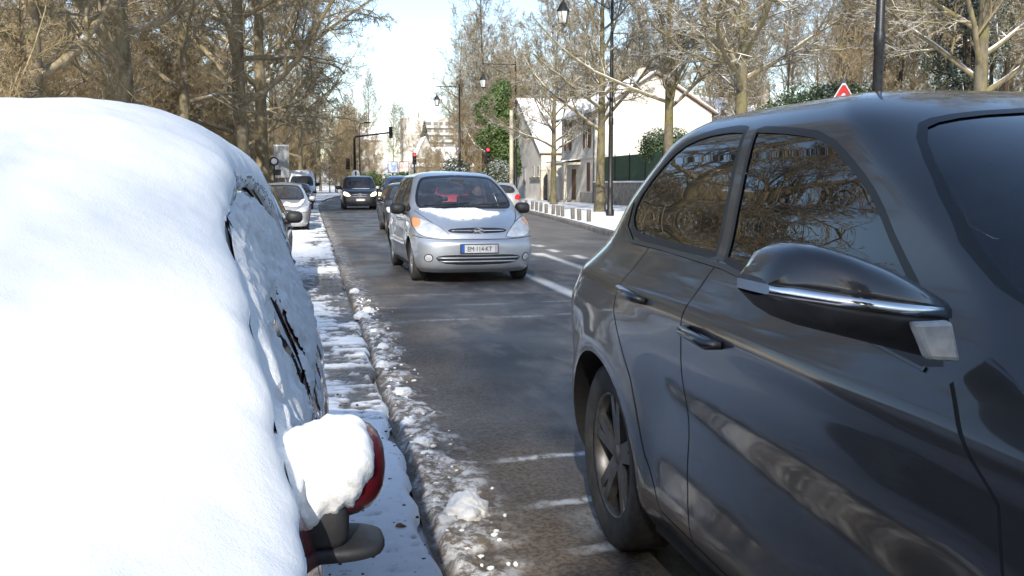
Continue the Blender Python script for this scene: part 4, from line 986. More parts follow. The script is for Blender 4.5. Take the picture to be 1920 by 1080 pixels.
for k in range(9): paint_a = np.maximum(paint_a, line(5.0, 5.16, 14+k*1.8, 14.9+k*1.8))
paint_a = np.maximum(paint_a, line(4.45, 4.62, 12, 19.2)*ss(4.4, 4.6, XX+.2)); 
for k in range(12): paint_a = np.maximum(paint_a, line(5.2, 5.32, 32+k*6, 35+k*6))
road = grid_mesh('road', XX, YY, ZZ, road_material(), dict(slush=slush, mud=mud, pale_bars=pale_bars, paint=paint_a)); tag(road, kind='structure')
# snow-covered cobbled parking strip along the left kerb
def strip_material():
    m, t, p, ob = newmat('snowy_cobbles')
    s = attr(t, 'snow'); n = noise(t, ob, 40, 4, .65)
    st = mixc(t, ramp(t, n, .35, .65), (.075, .068, .060), (.20, .185, .165))
    sn = mixc(t, ramp(t, noise(t, ob, 26, 6, .72), .57, .72), (.84, .86, .88), (.44, .41, .37))
    t.links.new(mixc(t, s, st, sn), p.inputs['Base Color'])
    t.links.new(ramp(t, s, 0, 1, .42, .8), p.inputs['Roughness']); p.inputs['Specular IOR Level'].default_value = .35
    bump(t, p, mth(t, 'ADD', noise(t, ob, 60, 5, .65), mth(t, 'MULTIPLY', noise(t, ob, 250, 2), .4)), .3, .015)
    return m
ys = np.r_[np.arange(-6, 2.2, .4), np.arange(2.2, 14, .022), np.geomspace(14, 75, 300)]
xs = np.r_[np.linspace(-2.6, -.5, 18)[:-1], np.linspace(-.5, .43, 60)]
Y2, X0 = np.meshgrid(ys, xs, indexing='ij'); X2 = X0+ (kl(Y2)-.43)*ss(-.6, .43, X0)+ss(.2, .43, X0)*.13*(fbm(X0*0, Y2*2.5, 4, 31)-.5)
rowi = np.floor(Y2/.115); fy = Y2/.115-rowi; fx2 = X2/.17+.5*(rowi % 2)+.3*_hash(rowi, rowi*0, 3); fx2 -= np.floor(fx2)
stone = np.minimum(ss(0, .2, fy)*ss(1, .8, fy), ss(0, .14, fx2)*ss(1, .86, fx2))
nrow = _hash(rowi, rowi*0, 5)
big = fbm(X2*1.6, Y2*.9, 4, 41); fine = fbm(X2*11, Y2*24, 4, 43)
want = .30+.30*ss(5.2, 7, Y2)*(1-ss(13, 16, Y2))+.19*ss(12, 16, Y2)
cov = big*.55+fine*.45+.16*(nrow-.5)*ss(5, 7, Y2)
snow = ss(want-.06, want+.05, cov+.16*(stone-.5)*ss(4.5, 6.5, Y2)*0+.10*ss(.3, -.2, X2))
snow = np.maximum(snow, ss(-.15, -.35, X2+.1*(big-.5)))
Z2 = .028+.010*stone*(1-snow)+snow*(.012+.018*fine+.012*big)-.05*ss(.40, .43, X0)
tag(grid_mesh('parking_strip', X2, Y2, Z2, strip_material(), dict(snow=snow)), kind='structure')
M['ground_snow'] = snow_mat('ground_snow', dirt=.35, dcol=(.20, .17, .12), bscale=3, bs=.5, col=(.78, .80, .82))
def leaf_ground():
    m, t, p, ob = newmat('woodland_floor'); p.inputs['Roughness'].default_value = .9
    f = ramp(t, noise(t, ob, .35, 6, .65), .40, .56)
    c = mixc(t, f, mixc(t, noise(t, ob, 20, 4), (.09, .065, .04), (.18, .13, .08)), (.76, .78, .80))
    t.links.new(c, p.inputs['Base Color']); bump(t, p, noise(t, ob, 8, 5, .7), .6, .05); return m
g = 3000.
yy = np.r_[-300, -60, -20, np.arange(0, 240, 8), 400, 700, g]; xx = np.r_[-g, -700, -300, np.arange(-120, 121, 8), 300, 700, g]
Yg, Xg = np.meshgrid(yy, xx, indexing='ij')
hill = 9*ss(25, 75, Xg)*ss(-10, 40, Yg)*(1-ss(95, 200, Yg))+4*ss(-20, -70, Xg)*ss(-20, 30, Yg)+10*ss(230, 420, Yg)
gr = grid_mesh('ground', Xg, Yg, -.03+hill, leaf_ground()); tag(gr, kind='structure')
# snow on the open verge at the far left, where the road bends away
yv = np.linspace(74, 205, 40); fv = np.linspace(0, 1, 8); Yv, Fv = np.meshgrid(yv, fv, indexing='ij')
tag(grid_mesh('verge', kl(Yv)-.05-Fv*7, Yv, .05+.06*fbm(Yv*.8, Fv*9, 3, 51), M['ground_snow']), kind='structure')
# pavement on the right with its kerb
def pave_material():
    m, t, p, ob = newmat('trodden_snow'); p.inputs['Roughness'].default_value = .8
    n = noise(t, ob, 1.1, 6, .68); n2 = noise(t, ob, 9, 5, .7)
    f = mth(t, 'MULTIPLY', ramp(t, n, .5, .66), ramp(t, n2, .35, .65))
    t.links.new(mixc(t, f, (.80, .82, .84), (.36, .33, .29)), p.inputs['Base Color']); bump(t, p, noise(t, ob, 12, 5, .7), .5, .03); return m
yp = np.r_[np.arange(-12, 12, 2.), np.arange(12, 70, .5), np.arange(70, 215, 6)]; fp = np.r_[0, .12, np.linspace(.4, 9.5, 26)]
Yp, Fp = np.meshgrid(yp, fp, indexing='ij')
Zp = .15+.05*(fbm(Yp*1.4, Fp*1.4, 4, 61)-.4)*ss(0, .5, Fp)
tag(grid_mesh('pavement', kr(Yp)+.16+Fp, Yp, Zp, pave_material()), kind='structure')
M['kerbstone'] = pm('kerb_stone', (.10, .10, .10), (.22, .21, .20), 3, .7, bmp=.4)
cols = [(0., -.02), (.0, .12), (.02, .14), (.18, .142)]
Yk = np.repeat(yp[:, None], 4, 1); Xk = kr(Yk)+np.array([c[0] for c in cols]); Zk = np.tile([c[1] for c in cols], (len(yp), 1))
tag(grid_mesh('kerb', Xk, Yk, Zk, M['kerbstone']), kind='structure')
# slush and lumps of snow by the gutter
def lump(x, y, r, h, seed, label, name='snow_lump'):
    bm = bmesh.new(); bmesh.ops.create_icosphere(bm, subdivisions=5, radius=1)
    for v in bm.verts:
        d = v.co.copy(); n = float(fbm(d.x*1.6+seed, d.y*1.6+d.z*1.3, 4, seed)); n2 = float(fbm(d.x*6+seed, d.y*6+d.z*5, 3, seed+3))
        k = .62+.75*n+.16*(n2-.5)
        v.co = Vector((d.x*r*k, d.y*r*k*1.05, max(-.01, d.z*h*k)))
    for q in bm.faces: q.smooth = True
    me = bpy.data.meshes.new(name); bm.to_mesh(me); bm.free(); me.materials.append(M['lump_snow'])
    o = link(name, me); o.location = (x, y, .012); return tag(o, label, 'snow lump', 'lumps of snow along the gutter')
M['lump_snow'] = snow_mat('lump_snow', dirt=.30, bscale=30, bs=.6, dcol=(.42, .37, .32))
lump(.63, 3.94, .105, .085, 3, 'large white lump of sunlit snow on the dirty slush by the gutter')
rl_ = random.Random(8)
for i, (px_, py_, r_) in enumerate([(.57, 6.35, .07), (.53, 5.55, .05), (.56, 5.1, .05), (.52, 7.4, .055), (.58, 8.2, .06), (.50, 10.2, .09), (.6, 10.6, .07), (.56, 4.85, .045),  (.53, 12.6, .07),  (.57, 9.1, .05)]):
    lump(px_, py_, r_, r_*.75, 20+i, 'small grubby lump of snow in the gutter')
M['leaf'] = pm('dead_leaf', (.30, .11, .04), (.18, .06, .02), 40, .8)
b = MB(); lp = [(0, 0), (.012, .014), (.03, .017), (.055, .006), (.06, -.002), (.04, -.014), (.015, -.012)]
b._add([(x, y, .004+.008*math.sin(x*60)) for x, y in lp]+[(x, y, .0025+.008*math.sin(x*60)) for x, y in lp], [tuple(range(7)), tuple(range(13, 6, -1))]+[(i, (i+1) % 7, 7+(i+1) % 7, 7+i) for i in range(7)])
lf = b.build('dead_leaf', M['leaf']); lf.location = (.30, 3.72, .058); lf.rotation_euler = (.15, .1, .3); lf.scale = (.9, .9, 1); tag(lf, 'brown dead leaf lying on the snow beside the red car mirror', 'leaf')
M['bits'] = pm('soil_bits', (.03, .022, .016), (.08, .055, .035), 60, .95)
b = MB()
for i in range(150):
    y = 2.6+rl_.random()**1.5*4; x = rl_.uniform(-.1, .42); r = rl_.uniform(.003, .010)*(1.4 if rl_.random() < .1 else 1)
    b.ell((x, y, .052+r*.2), (r, r*rl_.uniform(.5, 1.3), r*.5), 6, 4, None, .25, rl_)
tag(b.build('leaf_crumbs', M['bits']), 'dark crumbs of leaf and soil on the snow', 'litter', kind='stuff')
b = MB()
for i in range(260):
    y = 3.0+rl_.random()**1.3*9; x = .50+abs(rl_.gauss(0, .11)); r = rl_.uniform(.004, .015)
    b.ell((x, y, .012+r*.4), (r*rl_.uniform(.8, 1.5), r, r*.7), 6, 4, None, .2, rl_)
tag(b.build('slush_crumbs', M['lump_snow']), 'loose crumbs of grey slush along the gutter', 'slush', kind='stuff')
# ------------------------------------------------------------------ bare trees
def tubes(P, Rr, sides, out):
    """P (N,k,3), Rr (N,k)"""
    N_, k, _ = P.shape
    if N_ == 0: return
    T = np.gradient(P, axis=1); T /= np.linalg.norm(T, axis=2, keepdims=True)+1e-9
    ref = np.where(np.abs(T[..., 2:3]) > .92, np.array([1., 0, 0]), np.array([0, 0, 1.]))
    A = np.cross(T, ref); A /= np.linalg.norm(A, axis=2, keepdims=True)+1e-9; Bv = np.cross(A, T)
    th = 2*PI*np.arange(sides)/sides
    V = P[:, :, None]+(A[:, :, None]*np.cos(th)[:, None]+Bv[:, :, None]*np.sin(th)[:, None])*Rr[:, :, None, None]
    base = out['n']; idx = base+np.arange(N_*k*sides).reshape(N_, k, sides)
    a, b = idx[:, :-1], idx[:, 1:]
    F = np.stack([a, np.roll(a, -1, 2), np.roll(b, -1, 2), b], 3).reshape(-1, 4)
    out['V'].append(V.reshape(-1, 3)); out['F'].append(F); out['n'] += N_*k*sides
def grow(seed, H, r0, levels, lean=(0, 0), wob=.05):
    rg = np.random.default_rng(seed)
    k = 12; t = np.linspace(0, 1, k)
    P = np.zeros((1, k, 3)); P[0, :, 2] = t*H
    P[0, :, 0] = lean[0]*t**1.5*H+np.cumsum(rg.normal(0, wob, k))*t; P[0, :, 1] = lean[1]*t**1.5*H+np.cumsum(rg.normal(0, wob, k))*t
    Rr = (r0*(1-.86*t**.9))[None]; Rr[0, 0] *= 1.35
    tr = dict(V=[], F=[], n=0); cr = dict(V=[], F=[], n=0)
    tubes(P, Rr, 10, tr)
    pL = np.array([H])
    for li, L in enumerate(levels):
        n = L['n']; Np, kp, _ = P.shape; kk = L.get('k', 5)
        tt = L.get('t0', .25)+(L.get('t1', 1)-L.get('t0', .25))*((np.arange(n)[None]+rg.random((Np, n)))/n)
        pos = tt*(kp-1); i0 = np.clip(pos.astype(int), 0, kp-2); fr = (pos-i0)[..., None]
        ar = np.arange(Np)[:, None]
        S0 = P[ar, i0]*(1-fr)+P[ar, i0+1]*fr; D = P[ar, i0+1]-P[ar, i0]; D /= np.linalg.norm(D, axis=2, keepdims=True)+1e-9
        pr = Rr[ar, i0]*(1-fr[..., 0])+Rr[ar, i0+1]*fr[..., 0]
        rv = rg.normal(size=S0.shape)
        if li == 0:
            az = np.arange(n)*2.4+rg.random(n)*.9; rv = np.stack([np.cos(az), np.sin(az), 0*az], 1)[None]
        Q = rv-(rv*D).sum(2, keepdims=True)*D; Q /= np.linalg.norm(Q, axis=2, keepdims=True)+1e-9
        ang = R(L['ang'])*(1+rg.normal(0, .18, (Np, n, 1)))
        if L.get('angtop'): ang = ang*(1-tt[..., None])+R(L['angtop'])*tt[..., None]
        d = np.cos(ang)*D+np.sin(ang)*Q
        ln = pL[:, None]*L['len']*(1-L.get('short', .5)*tt)*rg.uniform(.6, 1.15, (Np, n))
        if 'abslen' in L: ln = L['abslen']*rg.uniform(.5, 1.2, (Np, n))
        d = d.reshape(-1, 3); ln = ln.reshape(-1); S0 = S0.reshape(-1, 3)
        nb = len(ln); pts = np.zeros((nb, kk, 3)); pts[:, 0] = S0; c = S0.copy()
        for q in range(1, kk):
            d = d+rg.normal(0, L.get('wig', .16), d.shape)+np.array([0, 0, L.get('trop', .05)])*(1 if not L.get('tropq') else (q/kk)); d /= np.linalg.norm(d, axis=1, keepdims=True)
            c = c+d*(ln/(kk-1))[:, None]; pts[:, q] = c
        r_ = np.clip(np.minimum(pr.reshape(-1)*L.get('rr', .62), ln*.03+.002), L.get('rmin', .003), None)
        rad = r_[:, None]*(1-(1-L.get('tip', .3))*np.linspace(0, 1, kk)[None]); rad = np.maximum(rad, L.get('rmin', .003))
        ok = pts[:, :, 2].min(1) > .3; pts, rad, ln = pts[ok], rad[ok], ln[ok]
        tubes(pts, rad, L.get('sides', 4), cr)
        P, Rr, pL = pts, rad, ln
    mk = lambda o, nm: (nm, np.concatenate(o['V']), np.concatenate(o['F']))
    return mk(tr, 'trunk'), mk(cr, 'crown')
def tree_proto(key, grown, mats):
    return [np_mesh(nm, V, [F], mats[i], True) for i, (nm, V, F) in enumerate(grown)]
BK = {}
BK['street'] = bark_mat('street_bark', (.16, .14, .10), (.095, .082, .058), snow=.75, moss=.5)
BK['street_twig'] = bark_mat('street_twig', (.25, .21, .135), (.16, .13, .085), snow=.62, moss=.45)
BK['plane'] = bark_mat('plane_bark', (.26, .215, .15), (.10, .078, .05), snow=.1, moss=.35, scale=3)
BK['twig'] = bark_mat('brown_twig', (.35, .285, .185), (.22, .175, .115), snow=.22, moss=.35)
BK['brush'] = bark_mat('brush_twig', (.40, .315, .195), (.25, .19, .115), snow=.15, moss=.3)
BK['dark'] = bark_mat('dark_bark', (.06, .048, .034), (.035, .028, .02), snow=.4)
BK['pale'] = bark_mat('pale_twig', (.30, .25, .19), (.2, .165, .12), snow=0)
TP = {}
lv = lambda *a: list(a)
street = [dict(n=24, k=9, t0=.27, t1=.98, ang=72, angtop=28, len=.52, short=.45, wig=.10, trop=.055, sides=6, rr=.5, rmin=.012),
          dict(n=11, k=7, t0=.15, ang=48, len=.46, wig=.13, trop=.03, sides=5, rr=.55, rmin=.009),
          dict(n=9, k=5, t0=.1, ang=45, len=.5, wig=.15, trop=.03, sides=4, rr=.6, rmin=.0065),
          dict(n=6, k=4, t0=.1, ang=42, len=.62, wig=.18, trop=.02, sides=3, rr=.6, rmin=.005),
          dict(n=4, k=3, t0=.1, ang=40, len=.6, wig=.2, sides=3, rmin=.0042)]
for i in range(3): TP['street%d' % i] = tree_proto('s', grow(100+i, 12.5+i*.6, .24, street, wob=.035), (BK['street'], BK['street_twig']))
plane = [dict(n=19, k=10, t0=.22, t1=.98, ang=76, angtop=32, len=.58, short=.30, wig=.13, trop=.05, sides=6, rr=.55, rmin=.02),
         dict(n=11, k=7, t0=.2, ang=50, len=.42, wig=.17, trop=.03, sides=5, rr=.55, rmin=.01),
         dict(n=9, k=5, t0=.1, ang=48, len=.5, wig=.19, trop=-.02, sides=4, rr=.6, rmin=.009),
         dict(n=7, k=4, t0=.1, ang=46, len=.6, wig=.2, trop=-.08, sides=3, rr=.6, rmin=.007),
         dict(n=4, k=4, t0=.1, ang=42, len=.62, wig=.2, trop=-.14, sides=3, rmin=.0055)]
for i in range(3): TP['plane%d' % i] = tree_proto('p', grow(200+i, 18+i*1.5, .36, plane, wob=.07), (BK['plane'], BK['twig']))
# young wood: slender stem, twigs from the ground up
brush = [dict(n=26, k=7, t0=.06, t1=.98, ang=50, angtop=25, len=.42, short=.4, wig=.13, trop=.07, sides=4, rr=.5, rmin=.009),
         dict(n=11, k=5, t0=.1, ang=45, len=.45, wig=.17, trop=.05, sides=4, rr=.6, rmin=.006),
         dict(n=9, k=4, t0=.1, ang=42, len=.55, wig=.2, trop=.03, sides=3, rmin=.007),
         dict(n=7, k=3, t0=.1, ang=40, len=.6, wig=.22, sides=3, rmin=.006)]
for i in range(3): TP['brush%d' % i] = tree_proto('b', grow(300+i, 10+i*1.5, .11, brush, wob=.10), (BK['plane'], BK['brush']))
thin = [dict(n=22, k=7, t0=.35, t1=.98, ang=48, angtop=22, len=.33, short=.4, wig=.12, trop=.08, sides=4, rr=.5, rmin=.012),
        dict(n=10, k=5, t0=.15, ang=42, len=.5, wig=.16, trop=.05, sides=4, rr=.6, rmin=.008),
        dict(n=8, k=4, t0=.1, ang=42, len=.55, wig=.2, trop=.03, sides=3, rmin=.008),
        dict(n=6, k=3, t0=.1, ang=40, len=.6, wig=.2, sides=3, rmin=.007)]
for i in range(2): TP['thin%d' % i] = tree_proto('t', grow(400+i, 15+i*2, .17, thin, wob=.10), (BK['street'], BK['pale']))
for i in range(2): TP['wood%d' % i] = tree_proto('w', grow(420+i, 14+i*2, .19, thin, wob=.10), (BK['dark'], BK['street_twig']))
def tree(kind, x, y, label, sc=1.0, rz=0, group=None, name='bare_tree', z=None, sz=None):
    if z is None: z = -.05
    o = thing(name, label, 'tree', (x, y, z), rz, group); o.scale = (sc, sc, sc*(sz or 1))
    for nm, me in zip(('trunk', 'crown'), TP[kind]): link(nm, me, o)
    return o
def hz(x, y):
    h = 9*ss(25, 75, x)*ss(-10, 40, y)*(1-ss(95, 200, y))+4*ss(-20, -70, x)*ss(-20, 30, y)+10*ss(230, 420, y); return float(h)-.05
# street trees on the right pavement
tree('street0', 14.8, 58.2, 'bare street tree in front of the white house, with its trunk beside the gate', .92, .4, 'bare street trees on the right pavement', 'street_tree')
tree('street1', 13.06, 42.7, 'bare street tree between the house corner and the lamp post', 1.0, 2.1, 'bare street trees on the right pavement', 'street_tree')
tree('street2', 13.5, 35.2, 'snow-dusted street tree in front of the big white gable wall', 1.0, 4.0, 'bare street trees on the right pavement', 'street_tree')
tree('street0', 13.7, 29.3, 'tall snow-dusted street tree right of the gable wall and left of the ivy hedge', 1.1, 1.0, 'bare street trees on the right pavement', 'street_tree')
tree('street1', 16.5, 21.5, 'snow-dusted tree at the right edge, next to the near lamp post', .95, 5.2, 'bare street trees on the right pavement', 'street_tree')
tree('street2', 14.9, 80.0, 'bare street tree beyond the house, near the leaning green ivy', .85, 3.1, 'bare street trees on the right pavement', 'street_tree')
# big planes along the left
LP = [(-6.9, 27, .95, 'plane0', 'thick knobbly plane tree at the far left above the snowy roof'), (-6.25, 36, 1.0, 'plane1', 'straight tall plane trunk rising left of centre behind the red car'),
      (-5.4, 45, .85, 'plane2', 'darker leaning plane trunk, third along the left side'), (-3.4, 51, 1.25, 'plane0', 'brown plane trunk behind the end of the snowy roof'),
      (-2.9, 62, 1.32, 'plane1', 'plane tree beside the tall notice panel'), (-4.6, 71, 1.05, 'plane2', 'plane tree next to the white van'), (-5, 82, 1.05, 'plane0', 'plane tree past the white van'),
      (-3.5, 95, 1.0, 'plane1', 'plane tree where the road begins to bend'), (-1, 109, .95, 'plane2', 'plane tree at the outside of the bend')]
for i, (x, y, s, k, lb) in enumerate(LP): tree(k, x, y, lb, s, i*1.9, 'plane trees along the left side', 'plane_tree')
for i, (x, y, s) in enumerate([(-9.8, -30, 1.2), (-4.5, -31, 1.35), (-17, -30, 1.4), (1.5, -29, 1.35), (-3, -42, 1.5)]): tree('plane%d' % (i % 3), x, y, 'plane tree standing behind the photographer', s, 1+i, 'plane trees behind the camera', 'plane_tree')
rt_ = random.Random(31)
n_ = 0
for i in range(105):        # young wood behind the row on the left
    y = 16+rt_.random()*130; x = -7.5-rt_.random()**1.4*26-max(0, 0)
    if x/y < -.36 or x > -7+max(0, y-80)*.08: continue
    tree('brush%d' % rt_.randrange(3), x, y, 'slender bare tree in the brown wood on the left', rt_.uniform(.6, 1.05), rt_.random()*6, 'bare trees of the wood on the left', z=hz(x, y))
for i in range(22):         # brown thicket right behind the parked cars and the bend
    y = 66+i*3.6; x = float(kl(y))-8.5-rt_.random()*3
    tree('brush%d' % (i % 3), x, y, 'bushy brown young tree on the bank beside the bend', rt_.uniform(.6, .95), rt_.random()*6, 'brown young trees on the bank by the bend')
for i in range(26):         # wood closing the view at the end of the road
    y = 128+rt_.random()*50; x = float(kl(y))-10+rt_.random()*9-(0 if i % 2 else 6)
    tree('brush%d' % (i % 3), x, y, 'tawny young tree closing the view at the end of the road', rt_.uniform(.75, 1.15), rt_.random()*6, 'tawny trees at the end of the road')
for i, (x, y, s) in enumerate([(8, 190, 1.2), (12, 205, 1.3), (2, 200, 1.45), (20, 215, 1.0), (25, 225, .95), (-4, 185, 1.5), (31, 235, 1.0), (16, 190, .9)]):
    tree('thin%d' % (i % 2), x, y, 'pale hazy tall tree far beyond the bend', s, i, 'pale tall trees far beyond the bend')
for i in range(44):         # low growth filling the wood's edge
    y = 24+rt_.random()*85; x = -7.2-rt_.random()*9
    if x/y < -.36: continue
    tree('brush%d' % rt_.randrange(3), x, y, 'low bushy growth at the foot of the brown wood on the left', rt_.uniform(.35, .6), rt_.random()*6, 'low growth at the edge of the left wood', z=hz(x, y))
for i in range(95):         # wood behind the houses on the right
    y = 28+rt_.random()*75; x = 27+rt_.random()*38
    tree(('wood0', 'wood1', 'brush1', 'thin0')[i % 4], x, y, 'bare tree in the wood rising behind the house and hedge on the right', rt_.uniform(.8, 1.15), rt_.random()*6, 'bare trees in the wood on the right', z=hz(x, y))
for i in range(30):
    y = 84+rt_.random()*60; x = float(kr(y))*1.02+4.2+rt_.random()*9
    tree(('brush0', 'brush2', 'wood0')[i % 3], x, y, 'grey-brown bare tree past the house beyond the ivy', rt_.uniform(.75, 1.1), rt_.random()*6, 'grey-brown trees past the house')
for i, (x, y, s) in enumerate([(15.4, 97, 1.1), (16.6, 93, 1.25), (17.4, 101, 1.3), (18.6, 90, 1.15), (16.2, 106, 1.05), (19.6, 99, 1.3), (18.0, 110, 1.2)]):
    tree(('brush0', 'wood1', 'brush2')[i % 3], x, y, 'grey-brown bare tree just left of the ivy column', s, i*1.3, 'grey-brown trees left of the ivy')
for i in range(46):
    y = 128+rt_.random()*75; x = y*rt_.uniform(.095, .175)+1.5
    tree('brush%d' % (i % 3), x, y, 'small tawny tree before the far houses and the apartment block', rt_.uniform(.3, .62), i, 'tawny trees before the far houses')
# ------------------------------------------------------------------ evergreen growth: thousands of small leaves
def leaf_mat(name, c1, c2, snow=0):
    m, t, p, ob = newmat(name); p.inputs['Roughness'].default_value = .5
    c = mixc(t, ramp(t, noise(t, ob, 3, 5, .7), .35, .65), c1, c2)
    if snow:
        ge = t.nodes.new('ShaderNodeNewGeometry'); sp = t.nodes.new('ShaderNodeSeparateXYZ'); t.links.new(ge.outputs['Normal'], sp.inputs[0])
        k = mth(t, 'MULTIPLY', ramp(t, mth(t, 'ABSOLUTE', sp.outputs[2]), .6, .8), ramp(t, noise(t, ob, 2.5, 5, .7), .62-snow*.3, .70-snow*.3)); c = mixc(t, k, c, (.8, .82, .85))
    t.links.new(c, p.inputs['Base Color']); return m
LM = {'ivy': leaf_mat('ivy_leaf', (.045, .085, .02), (.085, .13, .035)), 'laurel': leaf_mat('laurel_leaf', (.03, .065, .018), (.07, .11, .03), .35), 'dark': leaf_mat('dark_leaf', (.018, .032, .016), (.04, .06, .028), .45), 'snowy': leaf_mat('snowy_leaf', (.035, .055, .02), (.07, .09, .03), .95)}
def leaves(seed, blobs, n, size, mat, name):
    rg = np.random.default_rng(seed); w_ = np.array([b[1][0]*b[1][1]*b[1][2] for b in blobs])**.67; w_ /= w_.sum()
    C_, Nn = [], []
    for (c, r), k in zip(blobs, (w_*n).astype(int)):
        d = rg.normal(size=(k, 3)); d /= np.linalg.norm(d, axis=1, keepdims=True)
        cl = fbm(np.arctan2(d[:, 1], d[:, 0])*3+seed, d[:, 2]*4, 4, seed)
        rad = (1-.45*rg.random(k)**2.2)*(.72+.55*cl)
        C_.append(np.array(c)+d*rad[:, None]*np.array(r)); Nn.append(d)
    P = np.concatenate(C_); D = np.concatenate(Nn); D = D+rg.normal(0, .7, D.shape); D[:, 2] += .3; D /= np.linalg.norm(D, axis=1, keepdims=True)
    ok = P[:, 2] > .02; P, D = P[ok], D[ok]; k = len(P)
    r0 = rg.normal(size=(k, 3)); A = np.cross(D, r0); A /= np.linalg.norm(A, axis=1, keepdims=True)+1e-9; B_ = np.cross(D, A); s = size*rg.uniform(.6, 1.3, (k, 1))
    V = np.stack([P-A*s, P+B_*s*.5+D*s*.15, P+A*s, P-B_*s*.5+D*s*.15], 1).reshape(-1, 3)
    return np_mesh(name, V, [np.arange(4*k).reshape(k, 4)], mat, False)
def shrub(name, label, cat, loc, blobs, n, size, mat, seed, stem=None, group=None):
    o = thing(name, label, cat, loc, 0, group); link('foliage', leaves(seed, blobs, n, size, LM[mat], 'foliage'), o)
    b = MB(); rg = random.Random(seed)
    for c, r in blobs[:12]:
        b.tube([(c[0]*.3, c[1]*.3, 0), (c[0]*.7+rg.uniform(-.1, .1), c[1]*.7, c[2]*.6), (c[0], c[1], c[2]+r[2]*.5)], [stem or .05, (stem or .05)*.7, .015], 6)
    b.build('stem', BK['dark'], o); return o
rb = random.Random(5)
shrub('ivy_column', 'tall green ivy climbing a tree left of the lamp post by the house', 'ivy', (14.3, 74, 0), [((rb.uniform(-.9, .9), rb.uniform(-.8, .8), z), (rb.uniform(.8, 1.35), rb.uniform(.8, 1.3), rb.uniform(.8, 1.2))) for z in np.linspace(2.2, 8.6, 13)], 16000, .11, 'ivy', 1, .18)
shrub('snowy_bush', 'round bush speckled with snow at the pavement edge near the wing', 'bush', (12.7, 67, .1), [((rb.uniform(-.9, .9), rb.uniform(-.8, .8), rb.uniform(.8, 2.4)), (.8, .8, .75)) for k in range(9)], 9000, .07, 'snowy', 2)
for i, (x, y, z) in enumerate([(11.2, 74, 1.0), (12.2, 80, 1.4)]):
    shrub('dark_bush', ('low dark evergreen bush by the far lamp post', 'dark evergreen bush behind the far lamp post')[i], 'bush', (x, y, 0), [((rb.uniform(-.7, .7), rb.uniform(-.6, .6), rb.uniform(.6, z*2)), (.9, .8, .9)) for k in range(7)], 5000, .09, 'dark', 3+i)
shrub('evergreen_shrub', 'rounded evergreen shrub against the sunlit gable wall', 'shrub', (19.9, 52, 0), [((rb.uniform(-1.2, 1.0), rb.uniform(-.8, .8), rb.uniform(1.8, 3.9)), (.9, .9, .8)) for k in range(12)], 14000, .075, 'laurel', 6, .08)
shrub('ivy_hedge', 'broad green hedge dusted with snow behind the warning sign', 'hedge', (18.6, 34, 0), [((rb.uniform(-2.4, 3.2), rb.uniform(-2, 2), rb.uniform(1.5, 4.5)), (1.3, 1.3, 1.0)) for k in range(26)], 34000, .075, 'laurel', 7, .08)
shrub('ivy_tree', 'dark ivy-covered tree at the far right', 'ivy', (20.4, 26.4, 0), [((rb.gauss(0, .8), rb.gauss(0, .7), z), (rb.uniform(.5, 1.0), rb.uniform(.5, 1.0), rb.uniform(.5, .9))) for z in np.linspace(3, 11, 20)], 15000, .06, 'dark', 8, .16)
tree('wood1', 20.4, 26.6, 'dark trunked bare tree inside the dark ivy at the far right', .9, 2.0)
shrub('snowy_hedge', 'low hedge covered with snow at the far right behind the grey car', 'hedge', (24.0, 30, 0), [((k*1.2-5, rb.uniform(-.8, .8), rb.uniform(1.5, 3.9)), (1.2, 1.0, .8)) for k in range(10)]+[((k*1.2-5, rb.uniform(-.8, .8), 1.3), (1.2, 1.0, 1.1)) for k in range(10)], 26000, .08, 'snowy', 9)
for i in range(7):
    shrub('roadside_hedge', 'greenish roadside bush below the billboard', 'bush', (6+i*1.9, 112+i*.9, 0), [((rb.uniform(-1, 1), rb.uniform(-.7, .7), rb.uniform(.6, 2.2)), (1.1, .9, .9)) for k in range(6)], 2600, .13, 'ivy', 30+i, group='roadside bushes below the billboard')

# evergreen, ivy-hung trees standing behind the photographer: their shade lies over the near street
for i, (x, y, h) in enumerate([(-1.2, -10.5, 11), (1.8, -9.5, 10.3), (4.8, -11, 11)]):
    shrub('evergreen_tree', 'ivy-hung evergreen tree standing behind the photographer', 'tree', (x, y, 0), [((rb.uniform(-1.0, 1.0), rb.uniform(-.8, .8), z), (rb.uniform(1.0, 1.7), rb.uniform(.9, 1.5), rb.uniform(.8, 1.3))) for z in np.linspace(2.2, h, 13)], 11000, .15, 'ivy', 60+i, .2, group='evergreen trees behind the camera')
# ------------------------------------------------------------------ houses, walls, street furniture
M['render'] = pm('white_render', (.66, .63, .57), (.50, .47, .42), .8, .85, bmp=.2, lo=.4, hi=.75)
M['render2'] = pm('cream_render', (.62, .56, .46), (.54, .48, .39), .9, .85, bmp=.2)
M['shutter'] = pm('brown_shutter', (.15, .075, .04), (.10, .05, .028), 6, .6, stretch=(1, 1, 8))
M['roof_tile'] = pm('clay_tile', (.34, .26, .2), (.26, .18, .14), 3, .8)
M['stone'] = pm('rubble_stone', (.16, .145, .125), (.30, .275, .24), 4.5, .85, bmp=.6, bscale=14)
M['green_panel'] = pm('green_panel', (.02, .055, .03), (.03, .07, .04), 3, .6)
M['iron'] = pm('dark_iron', (.014, .016, .018), (.03, .03, .032), 12, .45, metal=.4)
M['greypost'] = pm('grey_steel', (.18, .19, .2), (.12, .12, .13), 5, .5, metal=.4)
M['wood'] = pm('weathered_wood', (.17, .155, .135), (.105, .095, .082), 8, .85, stretch=(3, 3, .5), bmp=.3)
M['pole'] = pm('concrete_pole', (.52, .46, .36), (.42, .37, .29), 2, .85)
M['window'] = pm('window_glass', (.02, .025, .03), rough=.06, spec=.7)
M['frame'] = pm('window_frame', (.6, .58, .55), rough=.6)
